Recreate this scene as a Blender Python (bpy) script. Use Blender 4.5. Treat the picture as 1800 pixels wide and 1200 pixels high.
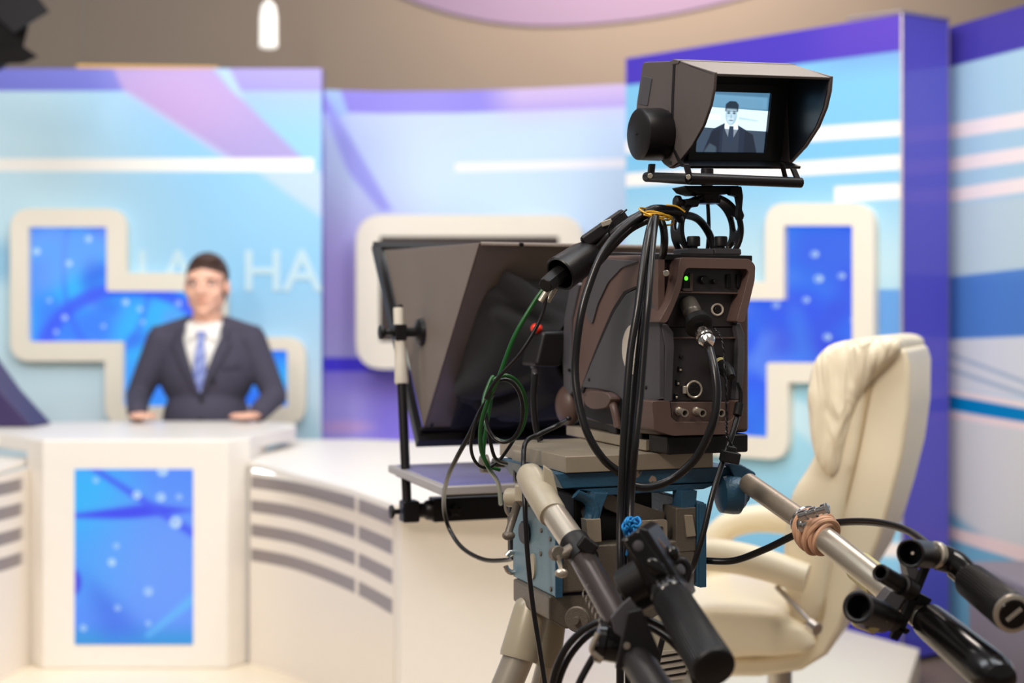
import bpy, bmesh, math, random
from mathutils import Vector as V, Matrix
random.seed(4)
for o in list(bpy.data.objects): bpy.data.objects.remove(o, do_unlink=True)
SC = bpy.context.scene; COL = SC.collection
PI = math.pi
H = 1.24; FP = 2500.0                       # eye height, focal length in pixels

# ------------------------------------------------------------------ camera, world, light, exposure
cd = bpy.data.cameras.new('camera'); cam = bpy.data.objects.new('camera', cd); COL.objects.link(cam)
cam.location = (0, 0, H); cam.rotation_euler = (PI/2, 0, 0)
cd.lens = 50; cd.sensor_width = 36; cd.shift_y = -40/1800; cd.clip_start = .05
cd.dof.use_dof = True; cd.dof.focus_distance = 2.0; cd.dof.aperture_fstop = 2.9
SC.camera = cam
SC.view_settings.view_transform = 'Standard'; SC.view_settings.look = 'None'
SC.view_settings.gamma = 1; SC.view_settings.use_curve_mapping = False
SC.view_settings.exposure = 0.0
wd = bpy.data.worlds.new('studio_ambient'); SC.world = wd; wd.use_nodes = True
wb = wd.node_tree.nodes['Background']; wb.inputs[0].default_value = (1.0, .95, .91, 1); wb.inputs[1].default_value = .22

def aim(o, t): o.rotation_euler = (V(t)-o.location).to_track_quat('-Z', 'Y').to_euler()
def area(name, loc, tgt, size, power, col, sy=None, spread=None):
    l = bpy.data.lights.new(name, 'AREA'); l.energy = power; l.color = col; l.size = size
    if sy: l.shape = 'RECTANGLE'; l.size_y = sy
    if spread: l.spread = math.radians(spread)
    o = bpy.data.objects.new(name, l); COL.objects.link(o); o.location = loc; aim(o, tgt)
    o['kind'] = 'structure'; return o
area('set_softlight_left', (-2.0, 2.4, 3.7), (-1.2, 6.2, 1.0), 2.4, 68, (.88, .94, 1), 1.2)
area('set_softlight_right', (1.1, 2.2, 3.8), (.8, 5.6, 1.0), 2.4, 54, (.88, .94, 1), 1.2)
area('desk_softlight', (-.8, .9, 2.9), (-1.1, 5.0, 1.0), 1.8, 29, (1, .94, .87), 1.2)
area('set_fill_middle', (-.3, 3.8, 3.9), (-.3, 6.8, 1.1), 1.8, 28, (.86, .91, 1), 1.0)  # unseen fill added to lift the shaded middle wall
area('desk_top_fill', (-1.0, 4.4, 4.2), (-1.0, 4.9, .8), 1.2, 20, (1, .95, .88), .8)  # overhead fill added to brighten the countertop
area('camera_key_light', (-1.5, -.2, 2.9), (.2, 2.1, 1.1), .5, 42, (1, .86, .74))
area('camera_rim_light', (1.0, 4.3, 3.6), (.3, 2.0, 1.2), .9, 24, (1, .88, .78), .5)
area('chair_light', (1.3, 1.4, 3.3), (.9, 3.3, .9), .8, 27, (1, .92, .8))
area('backdrop_light', (.9, 7.4, 3.9), (.8, 8.6, 2.3), 2.2, 62, (1, .84, .72), .5)

# ------------------------------------------------------------------ helpers
def ray(px, py): return V(((px-900)/FP, 1, -(py-560)/FP))
def P(px, py, Y): return V((0, 0, H)) + ray(px, py)*Y
def hit(px, py, p0, n):
    d = ray(px, py); c = V((0, 0, H)); return c + d*((V(p0)-c).dot(n)/d.dot(n))
WL = {}
def empty(name, loc, label=None, cat=None, group=None, parent=None):
    o = bpy.data.objects.new(name, None); COL.objects.link(o); o.empty_display_size = .05
    WL[o.name] = V(loc); o.location = V(loc)
    if parent: o.parent = parent; o.location = V(loc)-WL[parent.name]
    tag(o, label, cat, group); return o
def tag(o, label=None, cat=None, group=None, kind=None):
    for k, v in (('label', label), ('category', cat), ('group', group), ('kind', kind)):
        if v: o[k] = v
    return o
def fin(name, bm, mat, parent=None, bevel=0, seg=2, ang=38, uv=None, keep=False, sub=0):
    """link bmesh (world coordinates) as one object whose origin is at its base"""
    bmesh.ops.recalc_face_normals(bm, faces=bm.faces) if not keep else None
    if uv:
        for l_ in list(bm.loops.layers.uv.values()): bm.loops.layers.uv.remove(l_)
        L = bm.loops.layers.uv.new('UVMap')
        for f in bm.faces:
            for l in f.loops: l[L].uv = uv(l.vert.co)
    for f in bm.faces: f.smooth = True
    if not bevel:
        for e in bm.edges:
            if len(e.link_faces) == 2 and e.calc_face_angle(0) > math.radians(ang): e.smooth = False
    cs = [v.co for v in bm.verts]
    lo = V([min(c[i] for c in cs) for i in range(3)]); hi = V([max(c[i] for c in cs) for i in range(3)])
    org = V(((lo.x+hi.x)/2, (lo.y+hi.y)/2, lo.z))
    bmesh.ops.translate(bm, vec=-org, verts=bm.verts)
    me = bpy.data.meshes.new(name); bm.to_mesh(me); bm.free()
    for m in (mat if isinstance(mat, (list, tuple)) else [mat]): me.materials.append(m)
    o = bpy.data.objects.new(name, me); COL.objects.link(o)
    WL[o.name] = org; o.location = org
    if parent: o.parent = parent; o.location = org-WL[parent.name]
    if bevel:
        b = o.modifiers.new('bevel', 'BEVEL'); b.width = bevel; b.segments = seg; b.limit_method = 'ANGLE'
        b.angle_limit = math.radians(30); b.harden_normals = True
    if sub:
        s = o.modifiers.new('sub', 'SUBSURF'); s.levels = sub; s.render_levels = sub
    return o
def frame(p0, p1):
    z = (V(p1)-V(p0)).normalized(); x = z.orthogonal().normalized(); return x, z.cross(x), z
def b_box(bm, c, sx, sy, sz, ax=None):
    ax = ax or (V((1,0,0)), V((0,1,0)), V((0,0,1))); c = V(c)
    vs = [bm.verts.new(c+ax[0]*sx/2*i+ax[1]*sy/2*j+ax[2]*sz/2*k) for i in (-1,1) for j in (-1,1) for k in (-1,1)]
    for q in ((0,1,3,2),(4,6,7,5),(0,4,5,1),(2,3,7,6),(0,2,6,4),(1,5,7,3)): bm.faces.new([vs[i] for i in q])
def b_bx(bm, x0, x1, y0, y1, z0, z1): b_box(bm, ((x0+x1)/2,(y0+y1)/2,(z0+z1)/2), x1-x0, y1-y0, z1-z0)
def b_prism(bm, pts, vec):
    pts = [V(p) for p in pts]; vec = V(vec)
    a = [bm.verts.new(p) for p in pts]; b = [bm.verts.new(p+vec) for p in pts]; n = len(pts)
    bm.faces.new(a); bm.faces.new(b[::-1])
    for i in range(n): bm.faces.new((a[i], b[i], b[(i+1)%n], a[(i+1)%n]))
def b_lathe(bm, p0, p1, prof, seg=28, cap=True, mi=0):
    """prof: list of (t along p0->p1 in metres, radius)"""
    x, y, z = frame(p0, p1); p0 = V(p0); rings = []
    for t, r in prof:
        if r <= 1e-6: rings.append([bm.verts.new(p0+z*t)])
        else: rings.append([bm.verts.new(p0+z*t+x*r*math.cos(2*PI*i/seg)+y*r*math.sin(2*PI*i/seg)) for i in range(seg)])
    for a, b in zip(rings, rings[1:]):
        for i in range(seg):
            j = (i+1) % seg
            if len(a) == 1 and len(b) == 1: continue
            if len(a) == 1: f = bm.faces.new((a[0], b[j], b[i]))
            elif len(b) == 1: f = bm.faces.new((a[i], a[j], b[0]))
            else: f = bm.faces.new((a[i], a[j], b[j], b[i]))
            f.material_index = mi
    if cap:
        for r in (rings[0], rings[-1]):
            if len(r) > 2: bm.faces.new(r).material_index = mi
def b_cyl(bm, p0, p1, r0, r1=None, seg=24, ch=None):
    L = (V(p1)-V(p0)).length; r1 = r0 if r1 is None else r1; c = min(r0, r1)*.12 if ch is None else ch
    c = min(c, L*.3)
    b_lathe(bm, p0, p1, [(0, r0-c), (c, r0), (L-c, r1), (L, r1-c)] if c > 0 else [(0, r0), (L, r1)], seg)
def spline(pts, n=6, closed=False):
    pts = [V(p) for p in pts]; out = []; N = len(pts)
    for i in range(N if closed else N-1):
        if closed: p0, p1, p2, p3 = (pts[(i+k-1) % N] for k in range(4))
        else: p0, p1, p2, p3 = pts[max(i-1, 0)], pts[i], pts[i+1], pts[min(i+2, N-1)]
        for k in range(n):
            t = k/n
            out.append(.5*((2*p1)+(p2-p0)*t+(2*p0-5*p1+4*p2-p3)*t*t+(3*p1-p0-3*p2+p3)*t**3))
    if not closed: out.append(pts[-1])
    return out
def b_tube(bm, pts, r, n=6, seg=12, closed=False, flat=1.0, smooth=True):
    q = spline(pts, n, closed) if smooth else [V(p) for p in pts]; N = len(q); rings = []
    rr = r if callable(r) else (lambda t: r)
    nrm = None
    for i, p in enumerate(q):
        t = (q[(i+1) % N]-q[i-1]) if closed else (q[min(i+1, N-1)]-q[max(i-1, 0)])
        t.normalize()
        if nrm is None: nrm = t.orthogonal().normalized()
        nrm = (nrm-t*nrm.dot(t)).normalized(); b = t.cross(nrm); R = rr(i/max(N-1, 1))
        rings.append([bm.verts.new(p+nrm*R*math.cos(2*PI*k/seg)*flat+b*R*math.sin(2*PI*k/seg)) for k in range(seg)])
    for i in range(N if closed else N-1):
        a, c = rings[i], rings[(i+1) % N]
        for k in range(seg): bm.faces.new((a[k], a[(k+1) % seg], c[(k+1) % seg], c[k]))
    if not closed: bm.faces.new(rings[0][::-1]); bm.faces.new(rings[-1])
def b_ell(bm, c, rx, ry, rz, u=20, v=12, ax=None):
    c = V(c); ax = ax or (V((1,0,0)), V((0,1,0)), V((0,0,1))); rings = []
    for j in range(v+1):
        a = -PI/2+PI*j/v
        if j in (0, v): rings.append([bm.verts.new(c+ax[2]*rz*math.sin(a))])
        else: rings.append([bm.verts.new(c+ax[0]*rx*math.cos(a)*math.cos(2*PI*i/u)+ax[1]*ry*math.cos(a)*math.sin(2*PI*i/u)+ax[2]*rz*math.sin(a)) for i in range(u)])
    for a, b in zip(rings, rings[1:]):
        for i in range(u):
            j = (i+1) % u
            if len(a) == 1: bm.faces.new((a[0], b[j], b[i]))
            elif len(b) == 1: bm.faces.new((a[i], a[j], b[0]))
            else: bm.faces.new((a[i], a[j], b[j], b[i]))
def remesh(bm, vox, smooth=4):
    """fuse everything in bm into one continuous skin; returns a new bmesh"""
    me = bpy.data.meshes.new('t'); bmesh.ops.recalc_face_normals(bm, faces=bm.faces); bm.to_mesh(me); bm.free()
    o = bpy.data.objects.new('t', me); COL.objects.link(o)
    m = o.modifiers.new('r', 'REMESH'); m.mode = 'VOXEL'; m.voxel_size = vox
    if smooth: s = o.modifiers.new('s', 'SMOOTH'); s.factor = .5; s.iterations = smooth
    dg = bpy.context.evaluated_depsgraph_get(); dg.update()
    r = bmesh.new(); r.from_mesh(o.evaluated_get(dg).to_mesh()); o.evaluated_get(dg).to_mesh_clear()
    bpy.data.objects.remove(o, do_unlink=True); bpy.data.meshes.remove(me); return r
def shape2d(loops, depth, origin, ax, ay, az):
    """filled 2-D outline with holes, extruded 'depth' along az; returns bmesh in world coordinates"""
    cu = bpy.data.curves.new('t', 'CURVE'); cu.dimensions = '2D'; cu.fill_mode = 'BOTH'; cu.extrude = depth/2
    for lp in loops:
        s = cu.splines.new('POLY'); s.points.add(len(lp)-1); s.use_cyclic_u = True
        for p, q in zip(s.points, lp): p.co = (q[0], q[1], 0, 1)
    o = bpy.data.objects.new('t', cu); COL.objects.link(o)
    dg = bpy.context.evaluated_depsgraph_get(); dg.update()
    me = bpy.data.meshes.new_from_object(o.evaluated_get(dg)); bm = bmesh.new(); bm.from_mesh(me)
    bmesh.ops.remove_doubles(bm, verts=bm.verts, dist=1e-6)
    for v in bm.verts: v.co = V(origin)+ax*v.co.x+ay*v.co.y+az*(v.co.z+depth/2)
    bpy.data.objects.remove(o, do_unlink=True); bpy.data.curves.remove(cu); bpy.data.meshes.remove(me); return bm
def rnd(poly, r, n=6):
    """round the corners of a 2-D polygon; r may be a list"""
    out = []; N = len(poly)
    for i, p in enumerate(poly):
        R = r[i] if isinstance(r, (list, tuple)) else r; p = V(p)
        a = V(poly[i-1])-p; b = V(poly[(i+1) % N])-p
        if R <= 0: out.append(tuple(p)); continue
        R = min(R, a.length*.49, b.length*.49); a = p+a.normalized()*R; b = p+b.normalized()*R
        for k in range(n+1):
            t = k/n; out.append(tuple(a*(1-t)**2+p*2*t*(1-t)+b*t*t))
    return out

# ------------------------------------------------------------------ materials
def lin(v): v /= 255; return v/12.92 if v <= .04045 else ((v+.055)/1.055)**2.4
def rgb(*c): return (lin(c[0]), lin(c[1]), lin(c[2]), 1)
def mat(name, c, rough=.5, metal=0, noise=.06, nscale=30, bump=0, bscale=200, coat=0, sub=0, spec=None):
    m = bpy.data.materials.new(name); m.use_nodes = True; nt = m.node_tree; b = nt.nodes['Principled BSDF']
    col = rgb(*c); b.inputs['Roughness'].default_value = rough; b.inputs['Metallic'].default_value = metal
    if coat: b.inputs['Coat Weight'].default_value = coat
    if spec is not None: b.inputs['Specular IOR Level'].default_value = spec
    if sub: b.inputs['Subsurface Weight'].default_value = sub; b.inputs['Subsurface Scale'].default_value = .01
    tc = nt.nodes.new('ShaderNodeTexCoord')
    n = nt.nodes.new('ShaderNodeTexNoise'); n.inputs['Scale'].default_value = nscale; n.inputs['Detail'].default_value = 4
    nt.links.new(tc.outputs['Object'], n.inputs['Vector'])
    mx = nt.nodes.new('ShaderNodeMix'); mx.data_type = 'RGBA'
    mx.inputs[6].default_value = tuple(x*(1-noise) for x in col[:3])+(1,)
    mx.inputs[7].default_value = tuple(min(1, x*(1+noise)) for x in col[:3])+(1,)
    nt.links.new(n.outputs['Fac'], mx.inputs[0]); nt.links.new(mx.outputs[2], b.inputs['Base Color'])
    if bump:
        n2 = nt.nodes.new('ShaderNodeTexNoise'); n2.inputs['Scale'].default_value = bscale
        nt.links.new(tc.outputs['Object'], n2.inputs['Vector'])
        bp = nt.nodes.new('ShaderNodeBump'); bp.inputs['Strength'].default_value = bump; bp.inputs['Distance'].default_value = .002
        nt.links.new(n2.outputs['Fac'], bp.inputs['Height']); nt.links.new(bp.outputs['Normal'], b.inputs['Normal'])
    return m
def worn(name, c, under, rough=.5, metal=0, amount=.6, scale=14, bump=.3):
    """paint with chips that show another colour"""
    m = mat(name, c, rough, metal, .12, 60, bump, 260); nt = m.node_tree; b = nt.nodes['Principled BSDF']
    src = b.inputs['Base Color'].links[0].from_socket
    n = nt.nodes.new('ShaderNodeTexNoise'); n.inputs['Scale'].default_value = scale; n.inputs['Detail'].default_value = 8
    r = nt.nodes.new('ShaderNodeValToRGB'); r.color_ramp.elements[0].position = amount; r.color_ramp.elements[1].position = amount+.02
    tc = nt.nodes.new('ShaderNodeTexCoord'); nt.links.new(tc.outputs['Object'], n.inputs['Vector'])
    nt.links.new(n.outputs['Fac'], r.inputs[0])
    mx = nt.nodes.new('ShaderNodeMix'); mx.data_type = 'RGBA'; mx.inputs[7].default_value = rgb(*under)
    nt.links.new(r.outputs[0], mx.inputs[0]); nt.links.new(src, mx.inputs[6]); nt.links.new(mx.outputs[2], b.inputs['Base Color'])
    return m
class Art:
    """printed or displayed artwork on a UV-mapped surface (uv in metres)"""
    def __init__(s, name, base, emit=0, rough=.4, coat=0):
        s.m = bpy.data.materials.new(name); s.m.use_nodes = True; s.nt = s.m.node_tree
        s.b = s.nt.nodes['Principled BSDF']; s.emit = emit
        s.b.inputs['Roughness'].default_value = rough; s.b.inputs['Coat Weight'].default_value = coat
        uv = s.nt.nodes.new('ShaderNodeUVMap'); uv.uv_map = 'UVMap'
        sp = s.nt.nodes.new('ShaderNodeSeparateXYZ'); s.nt.links.new(uv.outputs[0], sp.inputs[0])
        s.u, s.v = sp.outputs[0], sp.outputs[1]; s.uv = uv.outputs[0]; s.c = s._rgb(base)
    def _rgb(s, c):
        n = s.nt.nodes.new('ShaderNodeRGB'); n.outputs[0].default_value = rgb(*c); return n.outputs[0]
    def op(s, o, a, b=None, c=None):
        n = s.nt.nodes.new('ShaderNodeMath'); n.operation = o
        for i, x in enumerate((a, b, c)):
            if x is None: continue
            if isinstance(x, (int, float)): n.inputs[i].default_value = x
            else: s.nt.links.new(x, n.inputs[i])
        return n.outputs[0]
    def step(s, d, soft):      # 1 where d > 0
        n = s.nt.nodes.new('ShaderNodeMapRange'); n.interpolation_type = 'SMOOTHSTEP'
        n.inputs[1].default_value = -soft; n.inputs[2].default_value = soft; s.nt.links.new(d, n.inputs[0]); return n.outputs[0]
    def half(s, p, q, soft=.004):     # left of p->q
        dx, dy = q[0]-p[0], q[1]-p[1]; L = math.hypot(dx, dy); a, b = -dy/L, dx/L
        return s.step(s.op('ADD', s.op('MULTIPLY_ADD', s.u, a, -a*p[0]-b*p[1]), s.op('MULTIPLY', s.v, b)), soft)
    def poly(s, pts, soft=.004):      # convex, any winding
        A = sum(pts[i-1][0]*pts[i][1]-pts[i][0]*pts[i-1][1] for i in range(len(pts)))
        if A < 0: pts = pts[::-1]
        m = None
        for i in range(len(pts)):
            h = s.half(pts[i-1], pts[i], soft); m = h if m is None else s.op('MULTIPLY', m, h)
        return m
    def ell(s, cx, cy, rx, ry, soft=.1):
        du = s.op('MULTIPLY_ADD', s.u, 1/rx, -cx/rx); dv = s.op('MULTIPLY_ADD', s.v, 1/ry, -cy/ry)
        r = s.op('SQRT', s.op('ADD', s.op('MULTIPLY', du, du), s.op('MULTIPLY', dv, dv)))
        return s.step(s.op('SUBTRACT', 1.0, r), soft)
    def ring(s, cx, cy, rx, ry, w, soft=.1):
        return s.op('MULTIPLY', s.ell(cx, cy, rx, ry, soft), s.op('SUBTRACT', 1.0, s.ell(cx, cy, rx*(1-w), ry*(1-w), soft)))
    def mul(s, a, b): return s.op('MULTIPLY', a, b)
    def put(s, mask, col, k=1.0):
        n = s.nt.nodes.new('ShaderNodeMix'); n.data_type = 'RGBA'
        if k != 1: mask = s.op('MULTIPLY', mask, k)
        s.nt.links.new(mask, n.inputs[0]); s.nt.links.new(s.c, n.inputs[6]); n.inputs[7].default_value = rgb(*col); s.c = n.outputs[2]
    def cloud(s, scale, lo=.45, hi=.7, seed=0):
        n = s.nt.nodes.new('ShaderNodeTexNoise'); n.noise_dimensions = '4D'; n.inputs['W'].default_value = seed
        n.inputs['Scale'].default_value = scale; n.inputs['Detail'].default_value = 1
        s.nt.links.new(s.uv, n.inputs['Vector'])
        r = s.nt.nodes.new('ShaderNodeMapRange'); r.interpolation_type = 'SMOOTHSTEP'
        r.inputs[1].default_value = lo; r.inputs[2].default_value = hi; s.nt.links.new(n.outputs['Fac'], r.inputs[0]); return r.outputs[0]
    def done(s):
        if s.emit:
            s.nt.links.new(s.c, s.b.inputs['Emission Color']); s.b.inputs['Emission Strength'].default_value = s.emit
            s.b.inputs['Base Color'].default_value = (.02, .02, .03, 1)
        else: s.nt.links.new(s.c, s.b.inputs['Base Color'])
        return s.m

# ------------------------------------------------------------------ the setting
PLAT = .11                                   # stage platform height
M_floor = mat('studio_floor', (120, 100, 84), .5, noise=.2, nscale=3)
M_plat = mat('platform_laminate', (238, 224, 200), .35, noise=.03)
M_grey = mat('backdrop_fabric', (150, 136, 122), .9, noise=.05, nscale=2)
M_lilac = mat('lilac_sheet', (152, 132, 158), .85, noise=.03)
M_purple = mat('purple_laminate', (84, 78, 190), .12, noise=.03)
M_white = mat('white_laminate', (238, 231, 222), .35, noise=.02)
M_cream = mat('cream_frame', (240, 230, 212), .4, noise=.02)
M_edge = mat('aluminium_edge', (190, 176, 180), .35, .6)

bm = bmesh.new(); b_bx(bm, -6, 6, -3, 9.2, -.05, 0); tag(fin('floor', bm, M_floor), kind='structure')
bm = bmesh.new()
pl = [(-4.5, 2.55), (.62, 2.55), (1.19, 4.3), (1.395, 4.87), (1.19, 5.23), (.9, 7.6), (-4.5, 7.6)]
b_prism(bm, [(x, y, .001) for x, y in pl], (0, 0, PLAT-.001)); tag(fin('floor_platform', bm, M_plat, bevel=.004), kind='structure')
bm = bmesh.new(); b_bx(bm, -6, 6, 8.6, 8.7, 0, 5); tag(fin('wall_back', bm, M_grey), kind='structure')

def wall(name, pts, z0, z1, th, art, uvf, kind='structure', back=None):
    """upright flat following plan points (left to right), front face on the points"""
    bm = bmesh.new(); n = len(pts); f = [V((x, y, 0)) for x, y in pts]; nr = []
    for i in range(n):
        t = (f[min(i+1, n-1)]-f[max(i-1, 0)]).normalized(); nr.append(V((-t.y, t.x, 0)))
    g = [[bm.verts.new(f[i]+nr[i]*k+V((0, 0, z))) for i in range(n)] for k in (0, th) for z in (z0, z1)]
    for i in range(n-1):
        bm.faces.new((g[0][i], g[0][i+1], g[1][i+1], g[1][i])); 
        for q in ((g[2][i], g[3][i], g[3][i+1], g[2][i+1]), (g[1][i], g[1][i+1], g[3][i+1], g[3][i]), (g[0][i], g[2][i], g[2][i+1], g[0][i+1])):
            bm.faces.new(q).material_index = 1
    for i in (0, n-1): bm.faces.new((g[0][i], g[1][i], g[3][i], g[2][i])).material_index = 1
    return tag(fin(name, bm, [art, back or M_purple], uv=uvf), kind=kind)
XZ = lambda c: (c.x, c.z)
YZ = lambda c: (c.y, c.z)
TOP = 2.33
# left flat -----------------------------------------------------
def wpL(px, py): p = P(px, py, 6.2); return (p.x, p.z)
def pp(w, *a): return [w(a[i], a[i+1]) for i in range(0, len(a), 2)]
def rect(A, w, x0, y0, x1, y1, soft=.004): return A.poly(pp(w, x0, y0, x1, y0, x1, y1, x0, y1), soft)
a = Art('left_flat_print', (136, 198, 240), rough=.35)
a.put(a.half(wpL(330, 900), wpL(180, 100), .45), (200, 230, 242))      # paler to the right
a.put(a.half(wpL(-400, 640), wpL(800, 600), .3), (176, 216, 236), 0.0)
a.put(a.half(wpL(700, 560), wpL(-200, 700), .35), (208, 224, 232), .8)
a.put(rect(a, wpL, 100, 300, 700, 520, .5), (176, 222, 238), .4)
a.put(a.half(wpL(900, 158), wpL(-200, 158), -.001) if 0 else rect(a, wpL, -300, 60, 700, 160), (120, 122, 214))
a.put(rect(a, wpL, 250, 60, 700, 160, .25), (190, 170, 224), .8)
band = a.poly(pp(wpL, 190, 100, 348, 100, 540, 286, 408, 286, 218, 160), .012)
a.put(band, (168, 154, 214)); a.put(a.mul(band, a.ell(*wpL(310, 170), .32, .2, .8)), (196, 160, 214), .8)
a.put(a.poly(pp(wpL, 350, 90, 388, 90, 430, 175, 412, 165), .012), (176, 206, 240))
a.put(a.poly(pp(wpL, 210, 160, 225, 160, 430, 290, 395, 280), .01), (186, 208, 240), .6)
a.put(a.poly(pp(wpL, 450, 300, 700, 300, 700, 470, 560, 380), .02), (202, 216, 240), .7)
a.put(a.ell(*wpL(-10, 460), .16, .09, .6), (130, 190, 226), .7)
a.put(a.poly(pp(wpL, 500, 560, 540, 690, 640, 800, 560, 820, 480, 700), .03), (180, 220, 236), .6)
a.put(rect(a, wpL, -300, 278, 551, 301), (250, 247, 240))
wall('wall_left', [(-2.9, 6.2), (-.83, 6.2)], PLAT, TOP, .1, a.done(), XZ)
# middle curved flat ---------------------------------------------
MID = [(-.98, 6.74), (-.887, 6.78), (-.62, 6.825), (-.253, 6.81), (.108, 6.73), (.51, 6.61), (.75, 6.52)]
def wpM(px, py):
    best = 6.8
    for (x0, y0), (x1, y1) in zip(MID, MID[1:]):
        k = (px-900)/FP; d = (y1-y0)/(x1-x0); y = (y0-d*x0)/(1-d*k)
        if x0-1e-3 <= k*y <= x1+1e-3: best = y
    p = P(px, py, best); return (p.x, p.z)
a = Art('middle_flat_print', (186, 198, 255), rough=.35)
a.put(a.ell(*wpM(960, 330), .9, .42, .7), (206, 232, 254), .9)
a.put(rect(a, wpM, 300, 380, 700, 640, .3), (198, 176, 250), .9)
a.put(rect(a, wpM, 500, 100, 1200, 198), (138, 124, 232))
a.put(rect(a, wpM, 880, 60, 1200, 197, .12), (216, 190, 232), .9)
a.put(a.poly(pp(wpM, 560, 140, 592, 140, 612, 198, 590, 210), .01), (160, 190, 244))
a.put(a.poly(pp(wpM, 552, 150, 575, 170, 690, 370, 670, 372, 610, 300), .015), (146, 142, 246), .8)
a.put(rect(a, wpM, 800, 286, 1200, 302), (246, 246, 255))
a.put(rect(a, wpM, 400, 628, 1200, 654, .008), (74, 52, 250))
a.put(rect(a, wpM, 400, 654, 1200, 800, .008), (156, 138, 255))
a.put(rect(a, wpM, 400, 680, 650, 800, .1), (190, 178, 255), .8)
a.put(a.ell(*wpM(605, 750), .12, .03, .6), (220, 180, 240), .8)
wall('wall_middle', MID, PLAT, TOP, .08, a.done(), XZ)
# right flat ------------------------------------------------------
RA_, RB_ = V((.477, 5.96, 0)), V((1.39, 5.09, 0)); RN = (RB_-RA_).normalized(); RN = V((RN.y, -RN.x, 0))
def hR(px, py, off=0): return hit(px, py, RA_+RN*off, RN)
def wpR(px, py): p = hR(px, py); return (p.x, p.z)
a = Art('right_flat_print', (128, 194, 230), rough=.3)
a.put(rect(a, wpR, 1000, 380, 1800, 560, .25), (200, 226, 232), .9)
a.put(rect(a, wpR, 1000, 560, 1800, 900, .2), (168, 216, 232), .9)
a.put(a.poly(pp(wpR, 1000, -80, 1700, -80, 1700, 78, 1580, 98, 1460, 111, 1100, 152, 1000, 165), .004), (76, 58, 184))
a.put(a.poly(pp(wpR, 1440, -80, 1700, -80, 1700, 90, 1440, 112), .1), (104, 70, 186), .5)
for y0, y1, y2, y3, x0 in ((210, 236, 248, 222, 1100), (270, 296, 306, 280, 1100), (322, 349, 351, 325, 1467)):
    a.put(a.poly(pp(wpR, x0, y3+(1580-x0)*.06-4, 1700, y0-6, 1700, y1-6, x0, y2+(1580-x0)*.05-2), .005), (250, 242, 236))
a.put(rect(a, wpR, 1535, 508, 1700, 590), (104, 160, 222))
a.put(a.poly(pp(wpR, 1395, 700, 1440, 720, 1440, 790, 1380, 740), .02), (206, 232, 240), .8)
a.put(rect(a, wpR, 1440, 790, 1700, 1000, .06), (150, 208, 236), .8)
a.put(a.poly(pp(wpR, 1500, 950, 1700, 960, 1700, 985, 1500, 975), .01), (244, 232, 226))
a.put(rect(a, wpR, 1200, 1020, 1800, 1300), (58, 52, 180))
art_right = a.done()
wall('wall_right', [(RA_.x, RA_.y), (RB_.x, RB_.y)], .02, TOP, .1, art_right, XZ)
# purple return column
bm = bmesh.new(); n = V((.55, .835, 0)).normalized()
cp = [V((1.392, 5.085, 0)), V((1.60, 5.215, 0)), V((1.62, 5.32, 0)), V((1.50, 5.42, 0)), V((1.40, 5.2, 0))]
b_prism(bm, [p+V((0, 0, .02)) for p in cp], (0, 0, TOP-.02+.002)); tag(fin('wall_column', bm, M_purple), kind='structure')
bm = bmesh.new()
b_tube(bm, [hR(1490, 36)+V((0, 0, .006)), V((1.392, 5.083, TOP+.008)), V((1.602, 5.213, TOP+.008))], .007, smooth=False, seg=8)
b_tube(bm, [V((1.392, 5.08, .03)), V((1.392, 5.08, TOP))], .005, smooth=False, seg=8)
tag(fin('trim_1', bm, M_edge), kind='structure')
# far right flat
FA, FB = V((1.635, 5.32, 0)), V((1.782, 4.95, 0)); FN = (FB-FA).normalized(); FN = V((FN.y, -FN.x, 0))
FE = FA+(FB-FA)*5.5
def wpF(px, py): p = hit(px, py, FA, FN); return (p.y, p.z)
a = Art('far_right_flat_print', (172, 206, 222), rough=.22)
a.put(a.poly(pp(wpF, 1664, -40, 1900, -140, 1900, 55, 1800, 82, 1672, 117), .004) if 0 else a.poly([(5.4, 3), (3.2, 3), (3.2, wpF(1672, 117)[1]), (5.4, wpF(1672, 117)[1])], .005), (72, 62, 160))
for q in ((210, 243, 166, 200), (268, 300, 234, 262), (335, 350, 283, 312)): pass
def bandF(yl0, yl1, yr0, yr1, col, soft=.004, k=1):
    A_, B_, C_, D_ = wpF(1670, yl0), wpF(1800, yr0), wpF(1670, yl1), wpF(1800, yr1)
    g_ = lambda p, q, y: (y, p[1]+(q[1]-p[1])*(y-p[0])/(q[0]-p[0]))
    if yl1-yl0 < 60: t_ = ((A_[1]-C_[1])+(B_[1]-D_[1]))/2; C_ = (A_[0], A_[1]-t_); D_ = (B_[0], B_[1]-t_)
    a.put(a.poly([g_(A_, B_, 5.4), g_(A_, B_, 3.2), g_(C_, D_, 3.2), g_(C_, D_, 5.4)], soft), col, k)
bandF(360, 486, 345, 470, (196, 212, 214), .01, .8)
bandF(218, 242, 196, 226, (248, 232, 226)); bandF(278, 300, 258, 286, (248, 232, 226)); bandF(332, 350, 312, 344, (248, 232, 226))
bandF(487, 596, 472, 590, (86, 134, 202)); bandF(490, 596, 488, 594, (70, 116, 190), .03, .4)
bandF(597, 682, 592, 700, (214, 216, 218)); bandF(620, 626, 668, 673, (150, 170, 190), .008); bandF(646, 652, 690, 696, (150, 170, 190), .008)
bandF(683, 694, 704, 718, (240, 222, 216)); bandF(694, 722, 718, 742, (0, 128, 186)); bandF(722, 735, 742, 757, (240, 218, 212))
bandF(735, 1000, 757, 1010, (214, 212, 208)); bandF(900, 925, 1000, 1030, (110, 172, 196), .03); bandF(925, 946, 960, 990, (240, 214, 206)); bandF(946, 1200, 990, 1300, (120, 176, 200))
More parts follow.
